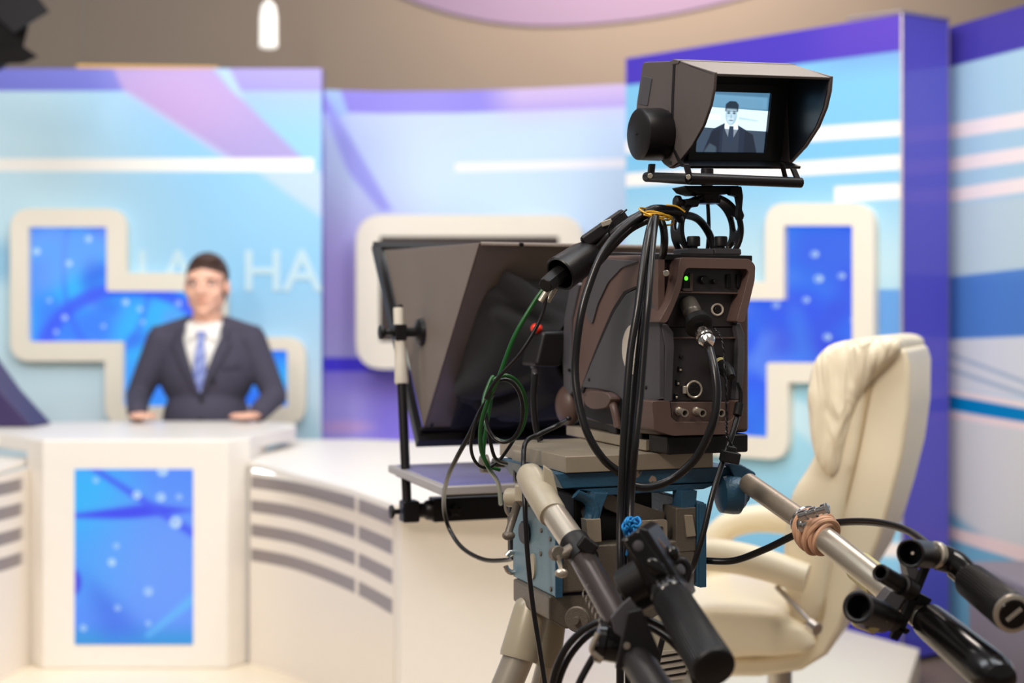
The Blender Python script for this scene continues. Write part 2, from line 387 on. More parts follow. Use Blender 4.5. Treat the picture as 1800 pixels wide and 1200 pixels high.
wall('wall_far_right', [(FA.x, FA.y), (FE.x, FE.y)], .02, TOP, .06, a.done(), YZ)
# thin lilac sheet with a curved lower edge, high on the back wall
bm = bmesh.new(); pts = []
for i in range(19):
    px = 700+i*38; pts.append(P(px, 44-((px-955)/(230 if px < 955 else 330))**2*44, 8.55))
pts += [P(1390, -120, 8.55), P(700, -120, 8.55)]
b_prism(bm, [p+V((0, .032, 0)) for p in pts], (0, .016, 0)); tag(fin('wall_lilac_band', bm, M_lilac, bevel=.004), kind='structure')

# ------------------------------------------------------------------ cross shaped displays
def screen_art(name, w, emit, crosses, bub, base=(40, 130, 255), seed=0, deep=(20, 70, 240), cy=(30, 190, 255)):
    a = Art(name, base, emit=emit, rough=.6)
    a.put(a.cloud(3.2, .42, .62, seed), cy, .85); a.put(a.cloud(4.5, .5, .7, seed+3), (96, 150, 255), .8)
    a.put(a.cloud(3.7, .5, .66, seed+9), deep, .75)
    for kind, args, col, k in crosses:
        a.put(a.ring(*args) if kind == 'ring' else a.poly(*args), col, k)
    for px, py, r, k in bub:
        q = w(px, py); a.put(a.ring(q[0], q[1], r, r, .5, .35), (190, 232, 255), k); a.put(a.ell(q[0]+r*.4, q[1], r*.5, r*.6, .5), (220, 245, 255), k)
    return a.done()
def cross(name, label, inner, outer, rr, wfun, w, n, art, depth, bezel=M_cream, back=0):
    """wfun(px,py)->point on the wall plane; n: normal towards the room"""
    n = V(n).normalized(); up = V((0, 0, 1)); ax = up.cross(n).normalized()
    o = wfun(*inner[0]); f2 = lambda q: ((wfun(*q)-o).dot(ax), (wfun(*q)-o).dot(up))
    inn = [f2(q) for q in inner]; out = rnd([f2(q) for q in outer], rr, 8)
    base = sum((wfun(*q) for q in outer), V())/len(outer); base.z = min(wfun(*q).z for q in outer)
    t = empty(name, base, label, 'display')
    bm = shape2d([out, rnd(inn, .008, 2)], depth+back, o-n*back, ax, up, n); fin('frame', bm, bezel, t)
    bm = shape2d([inn], .01, o+n*.004, ax, up, n); fin('screen', bm, art, t, uv=w)
    return t
wl = lambda px, py: P(px, py, 6.2)
q = wpL
artL = screen_art('left_display_picture', wpL, .95, [
    ('ring', (*q(230, 640), .42, .36, .16, .05), (44, 84, 250), .9), ('ring', (*q(190, 470), .20, .40, .1, .06), (40, 90, 250), .6),
    ('poly', (pp(q, 57, 400, 220, 400, 220, 440, 57, 520), .05), (110, 160, 255), .6), ('ell', 0, 0, 0)][:3],
    [(157, 420, .013, .9), (66, 442, .014, .9), (123, 463, .012, 1), (115, 558, .012, .7), (100, 583, .01, .6), (222, 531, .013, .8), (247, 543, .011, .6), (315, 533, .012, .6), (88, 528, .01, .5), (183, 573, .01, .5), (252, 566, .01, .5)], seed=1)
cross('wall_display', 'stepped blue glowing display in cream rounded frame behind the seated man', 
      [(57, 400), (193, 400), (193, 512), (370, 512), (370, 615), (508, 615), (508, 713), (222, 713), (222, 600), (57, 600)],
      [(25, 368), (228, 368), (228, 480), (403, 480), (403, 592), (540, 592), (540, 745), (190, 745), (190, 634), (25, 634)],
      [.09, .09, 0, .09, 0, .09, .09, .09, 0, .09], wl, XZ, (0, -1, 0), artL, .05)
q = wpR
artR = screen_art('right_display_picture', wpR, .9, [
    ('ring', (*q(1330, 740), .34, .5, .12, .2), (30, 60, 235), .7), ('poly', (pp(q, 1388, 540, 1400, 535, 1440, 640, 1390, 640), .04), (60, 150, 255), .5),
    ('poly', (pp(q, 1388, 397, 1508, 397, 1508, 520, 1388, 470), .06), (36, 60, 236), .5)],
    [(1430, 447, .012, .7), (1437, 490, .014, .7), (1477, 485, .011, .6), (1415, 527, .011, .6), (1452, 592, .012, .7), (1362, 536, .012, .5), (1500, 563, .012, .4)],
    base=(24, 92, 250), seed=5, deep=(38, 50, 226), cy=(20, 130, 250))
cross('wall_display', 'stepped deep blue display in cream frame beside the purple column',
      [(1388, 397), (1508, 397), (1508, 637), (1358, 637), (1358, 768), (1180, 755), (1180, 527), (1388, 527)],
      [(1355, 358), (1545, 358), (1545, 672), (1395, 672), (1395, 808), (1148, 790), (1148, 495), (1355, 495)],
      [.09, .09, .09, 0, .09, .09, .09, 0], lambda x, y: hR(x, y, 0), XZ, RN, artR, .04)
M_dark = mat('dark_screen_glass', (70, 60, 58), .15)
wm = lambda px, py: P(px, py, 6.6)
cross('wall_display', 'switched off dark display in large cream rounded frame on the lilac wall',
      [(668, 416), (982, 416), (982, 600), (668, 600)], [(627, 378), (1025, 378), (1025, 648), (627, 648)], .13, wm, XZ, (0, -1, 0), M_dark, .03, back=.14)
# faint letters on the left flat
M_let = mat('pale_lettering', (196, 225, 236), .6)
def letters(txt, px, py, size, Y, label):
    for ch, x in txt:
        cu = bpy.data.curves.new('t', 'FONT'); cu.body = ch; cu.size = size; cu.extrude = .002; cu.offset = .004
        o = bpy.data.objects.new('t', cu); COL.objects.link(o); dg = bpy.context.evaluated_depsgraph_get(); dg.update()
        me = bpy.data.meshes.new_from_object(o.evaluated_get(dg)); bm = bmesh.new(); bm.from_mesh(me)
        p = P(x, py, Y); bpy.data.objects.remove(o, do_unlink=True)
        for v in bm.verts: v.co = V((p.x+v.co.x, p.y-.003-v.co.z, p.z+v.co.y))
        tag(fin('wall_letter', bm, M_let), 'faint pale letter %s on the light blue wall, %s' % (ch, {238: 'just right of the cream frame', 280: 'left of the man\'s head', 425: 'right of the man\'s head', 498: 'nearest the lilac wall'}[x]), 'letter', 'faint wall letters')
letters([('I', 238), ('A', 280), ('H', 425), ('A', 498)], 0, 510, .25, 6.2, '')

# ------------------------------------------------------------------ things hanging above the set
M_glow = bpy.data.materials.new('lamp_glow'); M_glow.use_nodes = True
g = M_glow.node_tree.nodes['Principled BSDF']; g.inputs['Emission Color'].default_value = (1, .95, .85, 1); g.inputs['Emission Strength'].default_value = 1.0
M_blk = mat('black_metal', (20, 16, 16), .6, 0, spec=.3)
M_sil = mat('brushed_silver', (190, 182, 172), .3, .9, .1)
t = empty('pendant_lamp', P(472, 0, 7.4), 'white glowing pendant lamp hanging above the gap between left and middle walls', 'lamp')
p = P(472, 84, 7.4); bm = bmesh.new()
b_lathe(bm, p, p+V((0, 0, 1)), [(0, .035), (.005, .046), (.05, .046), (.16, .045), (.215, .036), (.235, .02)]); fin('lamp_shade', bm, M_glow, t)
bm = bmesh.new(); b_cyl(bm, p+V((0, 0, .235)), p+V((0, 0, .29)), .014); fin('socket', bm, M_sil, t)
bm = bmesh.new(); b_tube(bm, [p+V((0, 0, .28)), p+V((0, 0, 1.2))], .004, smooth=False, seg=6); fin('cord', bm, M_blk, t)
bm = bmesh.new(); b_tube(bm, [P(146, 106, 6.3), P(145, -60, 6.3), P(145, -160, 6.3)], .0035, smooth=False, seg=6)
tag(fin('hanging_wire', bm, M_sil), 'thin wire hanging above the left wall near the black lamp', 'wire')
M_gold = mat('golden_beads', (240, 190, 110), .4, 0)
t = empty('bead_string', P(260, 118, 6.2), 'string of golden beads lying along the top edge of the left wall', 'bead string')
for i in range(50):
    p = P(138+i*4.95, 117, 6.235); bm = bmesh.new(); r = .012-.004*i/50
    b_ell(bm, (p.x, p.y, TOP+r+.001), r, r, r, 10, 6); fin('bead', bm, M_gold, t)
# black barn-door spotlight at top left
t = empty('studio_spotlight', P(0, 40, 5.2), 'black studio spotlight with open barn doors in the top left corner', 'spotlight')
Y = 5.2
def door4(name, pts, th=.008):
    bm = bmesh.new(); b_prism(bm, pts, (0, th, 0)); return fin(name, bm, M_blk, t, bevel=.002)
bm = bmesh.new(); c = P(-40, 60, 5.35)
b_lathe(bm, c, c+V((.5, -.2, -.15)), [(-.25, .09), (-.2, .13), (0, .14), (.08, .13), (.09, .1)]); fin('housing', bm, M_blk, t)
door4('barn_door', [P(-60, -60, 5.2), P(40, -40, 5.2), P(86, 20, 5.15), P(50, 40, 5.1), P(25, 58, 5.1), P(-20, 20, 5.2)])
door4('barn_door', [P(-20, 20, 5.22), P(25, 58, 5.14), P(50, 42, 5.14), P(40, 84, 5.14), P(0, 90, 5.2), P(-60, 60, 5.25)])
door4('barn_door', [P(-40, 86, 5.2), P(42, 82, 5.12), P(66, 99, 5.12), P(40, 111, 5.15), P(-40, 114, 5.2)])
bm = bmesh.new(); b_tube(bm, [c+V((-.1, 0, .1)), c+V((-.15, 0, .5)), c+V((-.15, 0, 1.2))], .02, smooth=False); fin('yoke', bm, M_blk, t)

# ------------------------------------------------------------------ desk
M_glowstrip = bpy.data.materials.new('cool_led'); M_glowstrip.use_nodes = True
g = M_glowstrip.node_tree.nodes['Principled BSDF']; g.inputs['Emission Color'].default_value = (.75, .88, 1, 1); g.inputs['Emission Strength'].default_value = 4
t = empty('desk_pod', (-1.22, 4.8, PLAT), 'white faceted news desk centre with tall blue screen, seated man behind', 'desk')
bm = bmesh.new()
b_prism(bm, [(x, y, PLAT) for x, y in [(-1.516, 4.594), (-.92, 4.594), (-.862, 4.68), (-.862, 5.0), (-1.6, 5.0), (-1.598, 4.68)]], (0, 0, .7385)); fin('body', bm, M_white, t, bevel=.006)
bm = bmesh.new()
b_prism(bm, [(x, y, .802) for x, y in [(-1.516, 4.600), (-.92, 4.600), (-.784, 5.13), (-.80, 5.27), (-.95, 5.42), (-1.5, 5.42), (-1.9, 5.3), (-2.5, 5.3), (-2.4, 4.98), (-1.74, 4.83)]], (0, 0, .048)); fin('countertop', bm, M_white, t, bevel=.006)
wD = lambda px, py: (P(px, py, 4.6).x, P(px, py, 4.6).z)
q = wD
a = Art('desk_screen_picture', (70, 140, 255), emit=.92, rough=.5)
a.put(a.ell(*q(150, 880), .16, .14, .7), (20, 185, 255), .9); a.put(a.ell(*q(190, 985), .15, .12, .8), (40, 170, 255), .8)
a.put(a.ell(*q(290, 1000), .2, .22, .8), (104, 158, 255), .8); a.put(rect(a, q, 100, 1105, 400, 1150, .04), (0, 150, 225), .9)
a.put(a.poly(pp(q, 150, 1010, 210, 1050, 260, 1120, 180, 1125), .05), (40, 104, 235), .7)
a.put(a.poly(pp(q, 340, 1040, 340, 1062, 262, 1120, 255, 1115), .01), (90, 185, 255), .8)
a.put(a.poly(pp(q, 128, 902, 260, 884, 345, 895, 345, 915, 230, 912, 128, 926), .012), (44, 62, 245))
a.put(a.poly(pp(q, 150, 820, 175, 822, 345, 930, 345, 950, 300, 920), .012), (50, 80, 248), .9)
a.put(a.ell(*q(133, 1022), .022, .04, .3), (50, 50, 230), .9)
for px, py, r, k in ((242, 869, .013, 1), (284, 873, .014, .8), (310, 917, .018, 1.0), (287, 827, .016, .9), (198, 987, .012, .9), (170, 843, .01, .5), (206, 958, .01, .5), (262, 1038, .014, .6), (208, 1067, .01, .5), (148, 1102, .011, .6), (262, 1094, .009, .5), (316, 872, .01, .5)):
    c = q(px, py); a.put(a.ring(c[0], c[1], r, r, .5, .35), (190, 232, 255), k); a.put(a.ell(c[0]+r*.2, c[1]-r*.2, r*.6, r*.6, .5), (205, 235, 255), k*.6)
bm = bmesh.new(); s0, s1 = P(133, 1131, 4.6), P(340, 824, 4.6); b_bx(bm, s0.x, s1.x, 4.590, 4.61, s0.z, s1.z); fin('screen', bm, a.done(), t, uv=XZ)
HB = [.554, .632, .711, .791]
def stripes(name, x0, x1):
    a = Art(name, (238, 228, 216), rough=.35)
    for h in HB: a.put(a.poly([(x0, H-h), (x1, H-h), (x1, H-h+.041), (x0, H-h+.041)], .002), (142, 132, 132))
    return a.done()
def wing(label, fr, top, seams, tname):
    t = empty('desk_wing', (sum(p[0] for p in top)/len(top), sum(p[1] for p in top)/len(top), PLAT), label, 'desk')
    q = [V((x, y, 0)) for x, y in fr]; q = spline(q, 8)
    for i, (i0, i1) in enumerate(seams):
        i0 = int(i0*(len(q)-1)); i1 = int(i1*(len(q)-1)); s = q[i0:i1+1]; bm = bmesh.new(); th = .02; N = len(s)
        nn = [((s[min(k+1, N-1)]-s[max(k-1, 0)]).normalized()) for k in range(N)]; nn = [V((-v.y, v.x, 0)) for v in nn]
        A = [[bm.verts.new(s[k]+nn[k]*o+V((0, 0, z))) for k in range(N)] for o in (0, th) for z in (PLAT, H-.49)]
        for k in range(N-1):
            for a_, b_ in ((0, 1), (1, 3), (3, 2), (2, 0)): bm.faces.new((A[a_][k], A[a_][k+1], A[b_][k+1], A[b_][k]))
        for k in (0, N-1): bm.faces.new([A[j][k] for j in (0, 1, 3, 2)])
        fin('front_panel', bm, stripes(tname+str(i), s[0].x+.006, s[-1].x-.006), t, uv=XZ)
    bm = bmesh.new(); z0 = H-.485; b_prism(bm, [(x, y, z0) for x, y in top], (0, 0, .02)); fin('countertop', bm, M_white, t, bevel=.004)
    return t, q
t, q = wing('curved white desk wing with grey stripes to the right of the centre screen', [(-.86, 4.66), (-.681, 4.48), (-.469, 4.13), (-.314, 3.79)],
    [(-.858, 4.72), (-.861, 4.65), (-.76, 4.47), (-.647, 4.26), (-.54, 4.08), (-.443, 3.9), (-.30, 3.58), (.16, 3.5), (.2, 5.2), (-.6, 5.5), (-.86, 5.48)], [(0, .72), (.735, 1)], 'wing_stripes')
bm = bmesh.new(); b_prism(bm, [(x, y, PLAT) for x, y in [(-.312, 3.79), (-.29, 3.72), (.12, 3.66), (.12, 3.69), (-.28, 3.75)]], (0, 0, H-.49-PLAT)); fin('end_panel', bm, M_white, t)
bm = bmesh.new(); b_prism(bm, [(x, y, PLAT) for x, y in [(.10, 3.69), (.12, 3.69), (.14, 5.0), (.12, 5.0)]], (0, 0, H-.49-PLAT)); fin('side_panel', bm, M_white, t)
bm = bmesh.new(); b_tube(bm, [p+V((-.01, -.02, H-.492)) for p in q[2:-2]], .004, seg=6, smooth=False); fin('light_strip', bm, M_glowstrip, t)
t, q = wing('short striped white desk wing at the left edge of the photo', [(-2.5, 3.6), (-2.1, 3.75), (-1.72, 4.15), (-1.601, 4.45), (-1.575, 4.7)],
    [(-1.60, 4.75), (-1.605, 4.44), (-1.76, 4.0), (-2.1, 3.6), (-2.6, 3.45), (-2.9, 4.6), (-2.3, 4.9), (-1.75, 4.82)], [(0, 1)], 'left_wing_stripes')
# dark purple slanted monitor on the left of the counter
M_dp = mat('dark_purple_plastic', (58, 44, 88), .4)
bm = bmesh.new(); b_prism(bm, [P(-70, 590, 5.1), P(0, 688, 5.1), P(56, 749.5, 5.1), P(-70, 749.5, 5.1)], (.02, .16, 0))
tag(fin('slanted_monitor', bm, M_dp, bevel=.004), 'dark purple slanted monitor standing on the left end of the white counter', 'monitor')

# ------------------------------------------------------------------ seated man
M_skin = mat('skin', (236, 182, 156), .5, noise=.05, nscale=12, sub=.08)
M_suit = mat('suit_wool', (66, 62, 78), .85, noise=.12, nscale=60, bump=.2, bscale=400)
M_suit2 = mat('suit_lapel', (60, 56, 72), .8, noise=.1, nscale=60)
M_shirt = mat('shirt_cotton', (240, 234, 226), .7, noise=.02)
M_hair = mat('brown_hair', (66, 42, 32), .6, noise=.3, nscale=120, bump=.4, bscale=300)
M_lip = mat('lips', (196, 120, 104), .5)
M_eye = mat('eye_white', (230, 226, 220), .2); M_iris = mat('iris', (60, 44, 36), .2)
at_ = Art('tie_silk', (116, 128, 188), rough=.4)
for k in range(9): z = .80+k*.052; at_.put(at_.poly([(-1.4, z), (-1.0, z+.3), (-1.0, z+.318), (-1.4, z+.018)], .003), (150, 164, 214), .8)
M_tie = at_.done()
C0 = V((-1.203, 5.6, 0))
def soft_edge(bm, n=12):
    for _ in range(n):
        b = {v for e in bm.edges if len(e.link_faces) == 1 for v in e.verts}; new = {}
        for v in b:
            nb = [e.other_vert(v).co for e in v.link_edges if len(e.link_faces) == 1]
            if len(nb) == 2: new[v] = v.co*.4+(nb[0]+nb[1])*.3
        for v, q in new.items(): v.co = q
def c(x, y, z): return C0+V((x, y, z))
def cap(bm, p, q, r0, r1, seg=18):
    b_ell(bm, p, r0, r0, r0, seg, 10); b_ell(bm, q, r1, r1, r1, seg, 10)
    b_lathe(bm, p, q, [(0, r0), ((V(q)-V(p)).length, r1)], seg)
man = empty('person', c(0, -.05, PLAT), 'person in dark suit and blue tie sitting behind the desk, hands on the counter', 'person')
def arms(bm, k, hands=True):
    for s, hx in ((-1, -.20), (1, .225)):
        sh = c(s*.175, 0, 1.155); el = c(s*.268, .0, .935); wr = c(hx-s*(-.02), -.20, .888)
        cap(bm, sh, el, .062*k, .050*k); cap(bm, el, wr, .048*k, .030*k if k < 1 else .040)
        if hands:
            pm = wr+V((-s*.025, -.055, -.012)); b_ell(bm, pm, .040, .052, .014)
            for i in range(4):
                b0 = pm+V((-s*(.028-.019*i)*-1, -.040+abs(i-1.4)*.004, .002)); L = (.036, .042, .040, .032)[i]
                b1 = b0+V((-s*.012, -L*.55, .004)); b2 = b1+V((-s*.012, -L*.4, -.010)); r = .0082
                b0 = b0.lerp(b1, 0); cap(bm, b0, b1, r*1.05, r, 10); cap(bm, b1, b2, r, r*.85, 10)
            t0 = pm+V((-s*.034, .008, .0)); t1 = t0+V((-s*.026, -.026, .002)); cap(bm, t0, t1, .011, .009, 10); cap(bm, t1, t1+V((-s*.006, -.022, -.003)), .009, .0075, 10)
def head(bm):
    b_ell(bm, c(0, .015, 1.402), .077, .098, .092, 28, 18); b_ell(bm, c(0, -.022, 1.345), .064, .070, .085, 24, 16)
    b_ell(bm, c(0, -.045, 1.288), .046, .045, .036); b_ell(bm, c(0, -.068, 1.268), .024, .022, .018)
    for s in (-1, 1):
        b_ell(bm, c(s*.042, -.050, 1.340), .026, .028, .03); b_ell(bm, c(s*.034, -.070, 1.396), .032, .018, .014)
        b_ell(bm, c(s*.081, .014, 1.362), .010, .020, .034); b_ell(bm, c(s*.046, -.008, 1.312), .024, .045, .034)
    b_ell(bm, c(0, -.042, 1.355), .058, .048, .055); b_ell(bm, c(0, -.055, 1.31), .042, .036, .035)
    cap(bm, c(0, -.086, 1.378), c(0, -.112, 1.342), .010, .0135); 
    for s in (-1, 1): b_ell(bm, c(s*.013, -.100, 1.336), .009, .012, .008)
    b_ell(bm, c(0, -.086, 1.306), .028, .014, .012)
    cap(bm, c(0, .015, 1.29), c(0, .02, 1.17), .057, .062)
bm = bmesh.new(); head(bm)
b_ell(bm, c(0, .01, 1.02), .15, .095, .2); b_ell(bm, c(0, .01, .82), .15, .11, .16); cap(bm, c(-.14, .01, 1.16), c(.14, .01, 1.16), .05, .05)
arms(bm, .8)
for s in (-1, 1):
    cap(bm, c(s*.09, .02, .67), c(s*.13, -.40, .64), .085, .06); cap(bm, c(s*.13, -.40, .64), c(s*.14, -.38, .2), .055, .04); cap(bm, c(s*.14, -.36, .16), c(s*.15, -.50, .145), .038, .03)
body = fin('body', remesh(bm, .005, 9), M_skin, man, ang=180)
# face features
for s in (-1, 1):
    bm = bmesh.new(); b_ell(bm, c(s*.032, -.0795, 1.374), .012, .011, .0058, 16, 10); e = fin('eye', bm, M_eye, man)
    bm = bmesh.new(); b_ell(bm, c(s*.032, -.0880, 1.3735), .0054, .004, .0054, 14, 8); fin('iris', bm, M_iris, e)
    bm = bmesh.new(); b_tube(bm, [c(s*.016, -.092, 1.391), c(s*.034, -.0925, 1.3945), c(s*.052, -.080, 1.389)], .0034, seg=8); fin('eyebrow', bm, M_hair, man)
bm = bmesh.new(); b_tube(bm, [c(-.023, -.089, 1.3065), c(-.01, -.0975, 1.306), c(0, -.099, 1.305), c(.01, -.0975, 1.306), c(.023, -.089, 1.3065)], lambda t: .0022+.0026*math.sin(PI*t), seg=8); fin('mouth', bm, M_lip, man)
bm = bmesh.new(); b_ell(bm, c(0, .022, 1.408), .0835, .103, .096, 32, 22); b_ell(bm, c(.01, -.045, 1.468), .055, .04, .022); b_ell(bm, c(0, .075, 1.34), .066, .05, .07)
bm = remesh(bm, .005, 2)
dl = [f for f in bm.faces if (lambda p: (p.z < 1.435-abs(p.x)*.22 and p.y < -.015) or (p.z < 1.375 and p.y < .03) or p.z < 1.28)(f.calc_center_median()-C0)]
bmesh.ops.delete(bm, geom=dl, context='FACES'); soft_edge(bm); o = fin('hair', bm, M_hair, man, ang=180)
m = o.modifiers.new('s', 'SOLIDIFY'); m.thickness = .012; m.offset = -1
# shirt
bm = bmesh.new(); b_ell(bm, c(0, 0, 1.03), .165, .108, .21, 28, 18); b_ell(bm, c(0, 0, .85), .155, .118, .16, 28, 18); cap(bm, c(-.13, .0, 1.155), c(.13, 0, 1.155), .052, .052)
cap(bm, c(0, .020, 1.180), c(0, .012, 1.15), .068, .086); shirt = fin('shirt', remesh(bm, .006, 4), M_shirt, man, ang=180)
for s in (-1, 1):
    bm = bmesh.new(); b_prism(bm, [c(s*.003, -.080, 1.185), c(s*.060, -.040, 1.232), c(s*.076, -.028, 1.215), c(s*.052, -.088, 1.155)], (0, -.008, -.002)); fin('collar', bm, M_shirt, shirt, bevel=.002)
    w_ = 0 if 1 else c((-.2+.02) if s < 0 else (.225-.02), 0, 0)
bm = bmesh.new(); b_lathe(bm, c(0, .022, 1.175), c(0, .006, 1.25), [(0, .074), (.03, .069), (.062, .066)], 40, cap=False)
bmesh.ops.delete(bm, geom=[f for f in bm.faces if (lambda p: p.y < -.02 and abs(p.x) < .030+.2*(p.z-1.175))(f.calc_center_median()-C0)], context='FACES')
o = fin('collar_band', bm, M_shirt, shirt, ang=180); m = o.modifiers.new('s', 'SOLIDIFY'); m.thickness = .003
# jacket
def jk(bm):
    b_ell(bm, c(0, .005, 1.045), .192, .128, .2, 32, 20); b_ell(bm, c(0, 0, .84), .172, .135, .17, 32, 20); b_ell(bm, c(0, 0, .72), .185, .14, .12, 28, 16)
    cap(bm, c(-.172, .005, 1.158), c(.172, .005, 1.158), .060, .060); b_bx(bm, C0.x-.205, C0.x+.205, C0.y-.045, C0.y+.06, 1.15, 1.212)
    for s in (-1, 1): cap(bm, c(s*.055, .015, 1.222), c(s*.175, .008, 1.172), .036, .046)
    arms(bm, 1.0, False)
bm = bmesh.new(); jk(bm); bm = remesh(bm, .007, 5)
from mathutils.bvhtree import BVHTree
bvh = BVHTree.FromBMesh(bm)
def vw(z): return 0 if z <= .945 else (.078*(z-.945)/.225 if z < 1.17 else .078-.16*(z-1.17))
dl = [f for f in bm.faces if (lambda p: (p.y < -.02 and abs(p.x) < vw(p.z) ) or (p.z > 1.17 and (p.x**2+(p.y-.015)**2) < .071**2))(f.calc_center_median()-C0)]
bmesh.ops.delete(bm, geom=dl, context='FACES'); soft_edge(bm); jacket = fin('jacket', bm, M_suit, man, ang=180)
m = jacket.modifiers.new('s', 'SOLIDIFY'); m.thickness = .006; m.offset = -1
def drape(name, poly, off, th, mt, par, uv=None, tree=None):
    bm = shape2d([poly], .0001, (0, 0, 0), V((1, 0, 0)), V((0, 0, 1)), V((0, 1, 0)))
    bmesh.ops.delete(bm, geom=[f for f in bm.faces if f.calc_center_median().y < .00005], context='FACES')
    bmesh.ops.triangulate(bm, faces=bm.faces)
    for _ in range(3): bmesh.ops.subdivide_edges(bm, edges=[e for e in bm.edges if e.calc_length() > .012], cuts=1, use_grid_fill=False); bmesh.ops.triangulate(bm, faces=bm.faces)
    for v in bm.verts:
        h = (tree or bvh).ray_cast(c(v.co.x, -.5, v.co.z), V((0, 1, 0)))[0]
        v.co = V((C0.x+v.co.x, (h.y if h else C0.y-.05)-off, v.co.z))
    o = fin(name, bm, mt, par, ang=180, uv=uv); m = o.modifiers.new('s', 'SOLIDIFY'); m.thickness = th; return o
for s in (-1, 1):
    drape('lapel', [(s*(vw(1.215)-.003), 1.215), (s*(vw(1.17)-.005), 1.17), (s*(vw(1.06)-.005), 1.06), (s*.001, .948), (s*.012, .94), (s*.040, 1.0), (s*.088, 1.085), (s*.116, 1.145), (s*.094, 1.150), (s*.104, 1.188)], .006, .005, M_suit2, jacket)
drape('pocket', [(.085, 1.045), (.145, 1.052), (.145, 1.066), (.085, 1.060)], .004, .003, M_suit2, jacket)
for z in (.925, .85):
    h = bvh.ray_cast(c(.006, -.5, z), V((0, 1, 0)))[0]; bm = bmesh.new(); b_cyl(bm, h+V((0, -.007, 0)), h, .009); fin('button', bm, M_blk, jacket)
bm = bmesh.new(); jk(bm); # tie lies on the shirt, reuse the shirt surface
bm.free(); bm = bmesh.new(); b_ell(bm, c(0, 0, 1.03), .165, .108, .21, 28, 18); b_ell(bm, c(0, 0, .85), .155, .118, .16, 28, 18); b_ell(bm, c(0, 0, 1.16), .08, .078, .06)
tb = BVHTree.FromBMesh(bm); bm.free()
tie = drape('tie', [(-.010, 1.165), (.010, 1.165), (.020, 1.10), (.029, .985), (.006, .955), (-.006, .955), (-.029, .985), (-.020, 1.10)], .012, .006, M_tie, man, uv=XZ, tree=tb)
bm = bmesh.new(); b_prism(bm, [c(-.021, -.098, 1.192), c(.021, -.098, 1.192), c(.012, -.100, 1.158), c(-.012, -.100, 1.158)], (0, .02, 0)); fin('knot', bm, M_tie, tie, bevel=.004, uv=XZ)
bm = bmesh.new(); h = bvh.ray_cast(c(.052, -.5, 1.0), V((0, 1, 0)))[0]; b_ell(bm, h+V((0, -.008, 0)), .006, .006, .009); fin('lapel_microphone', bm, M_blk, man)
# trousers and shoes
bm = bmesh.new()
for s in (-1, 1): cap(bm, c(s*.09, .02, .675), c(s*.13, -.40, .645), .1, .073); cap(bm, c(s*.13, -.40, .64), c(s*.14, -.38, .22), .068, .058)
b_ell(bm, c(0, .02, .70), .17, .13, .1); fin('trousers', remesh(bm, .01, 4), M_suit, man, ang=180)
for s in (-1, 1):
    bm = bmesh.new(); b_ell(bm, c(s*.145, -.44, .15), .046, .13, .038); b_ell(bm, c(s*.14, -.37, .175), .042, .05, .05); b_bx(bm, *(C0.x+s*.145-.04, C0.x+s*.145+.04), C0.y-.55, C0.y-.33, PLAT+.001, PLAT+.03)
    fin('shoe', remesh(bm, .008, 4), M_blk, man, ang=180)

# ------------------------------------------------------------------ cream executive chair
M_lea = mat('cream_leather', (243, 228, 198), .38, noise=.04, nscale=8, bump=.25, bscale=60)
M_lea2 = mat('cream_piping', (206, 184, 146), .5)
aw = Art('cream_leather_wrinkled', (243, 228, 198), rough=.38); nt = aw.nt
M_wr = aw.done()
tc = nt.nodes.new('ShaderNodeTexCoord'); mp = nt.nodes.new('ShaderNodeMapping'); mp.inputs['Scale'].default_value = (1, 1, .22); mp.inputs['Rotation'].default_value = (.1, .5, .2)
nn_ = nt.nodes.new('ShaderNodeTexNoise'); nn_.inputs['Scale'].default_value = 16; nn_.inputs['Distortion'].default_value = 1.6; nn_.inputs['Detail'].default_value = 2
nt.links.new(tc.outputs['Object'], mp.inputs[0]); nt.links.new(mp.outputs[0], nn_.inputs['Vector'])
bp = nt.nodes.new('ShaderNodeBump'); bp.inputs['Strength'].default_value = 1; bp.inputs['Distance'].default_value = .035
nt.links.new(nn_.outputs['Fac'], bp.inputs['Height']); nt.links.new(bp.outputs['Normal'], nt.nodes['Principled BSDF'].inputs['Normal'])
CD = V((-.93, .367, 0)).normalized(); CW = V((.367, .93, 0)).normalized(); CP0 = P(1500, 900, 3.0)
def ch(px, py, w=0): return hit(px, py, CP0, CW)+CW*w
chair = empty('office_chair', ch(1330, 1300, .27)*1.0, 'high backed cream leather office chair standing on the platform behind the camera', 'chair')
CZ = PLAT; cb = ch(1330, 1150, .26); WL[chair.name] = V((cb.x, cb.y, PLAT)); chair.location = WL[chair.name]
CWD = .50
def slab(name, pts, w0, w1, mt, bev, par=chair, seg=5, sub=0):
    bm = bmesh.new(); q = rnd3([ch(*p, w0) for p in pts]); b_prism(bm, q, CW*(w1-w0)); return fin(name, bm, mt, par, bevel=bev, seg=seg, sub=sub)
def rnd3(q):
    return q
shell = [(1561, 612), (1590, 612), (1598, 640), (1597, 720), (1586, 800), (1566, 880), (1545, 950), (1520, 1010), (1490, 1060), (1474, 1110), (1450, 1155), (1405, 1183), (1330, 1194), (1210, 1194), (1180, 1180), (1180, 1160), (1330, 1160), (1395, 1152), (1425, 1128), (1440, 1080), (1446, 1020), (1470, 920), (1500, 800), (1520, 700), (1535, 640)]
slab('shell', shell, .02, CWD, M_lea, .018)
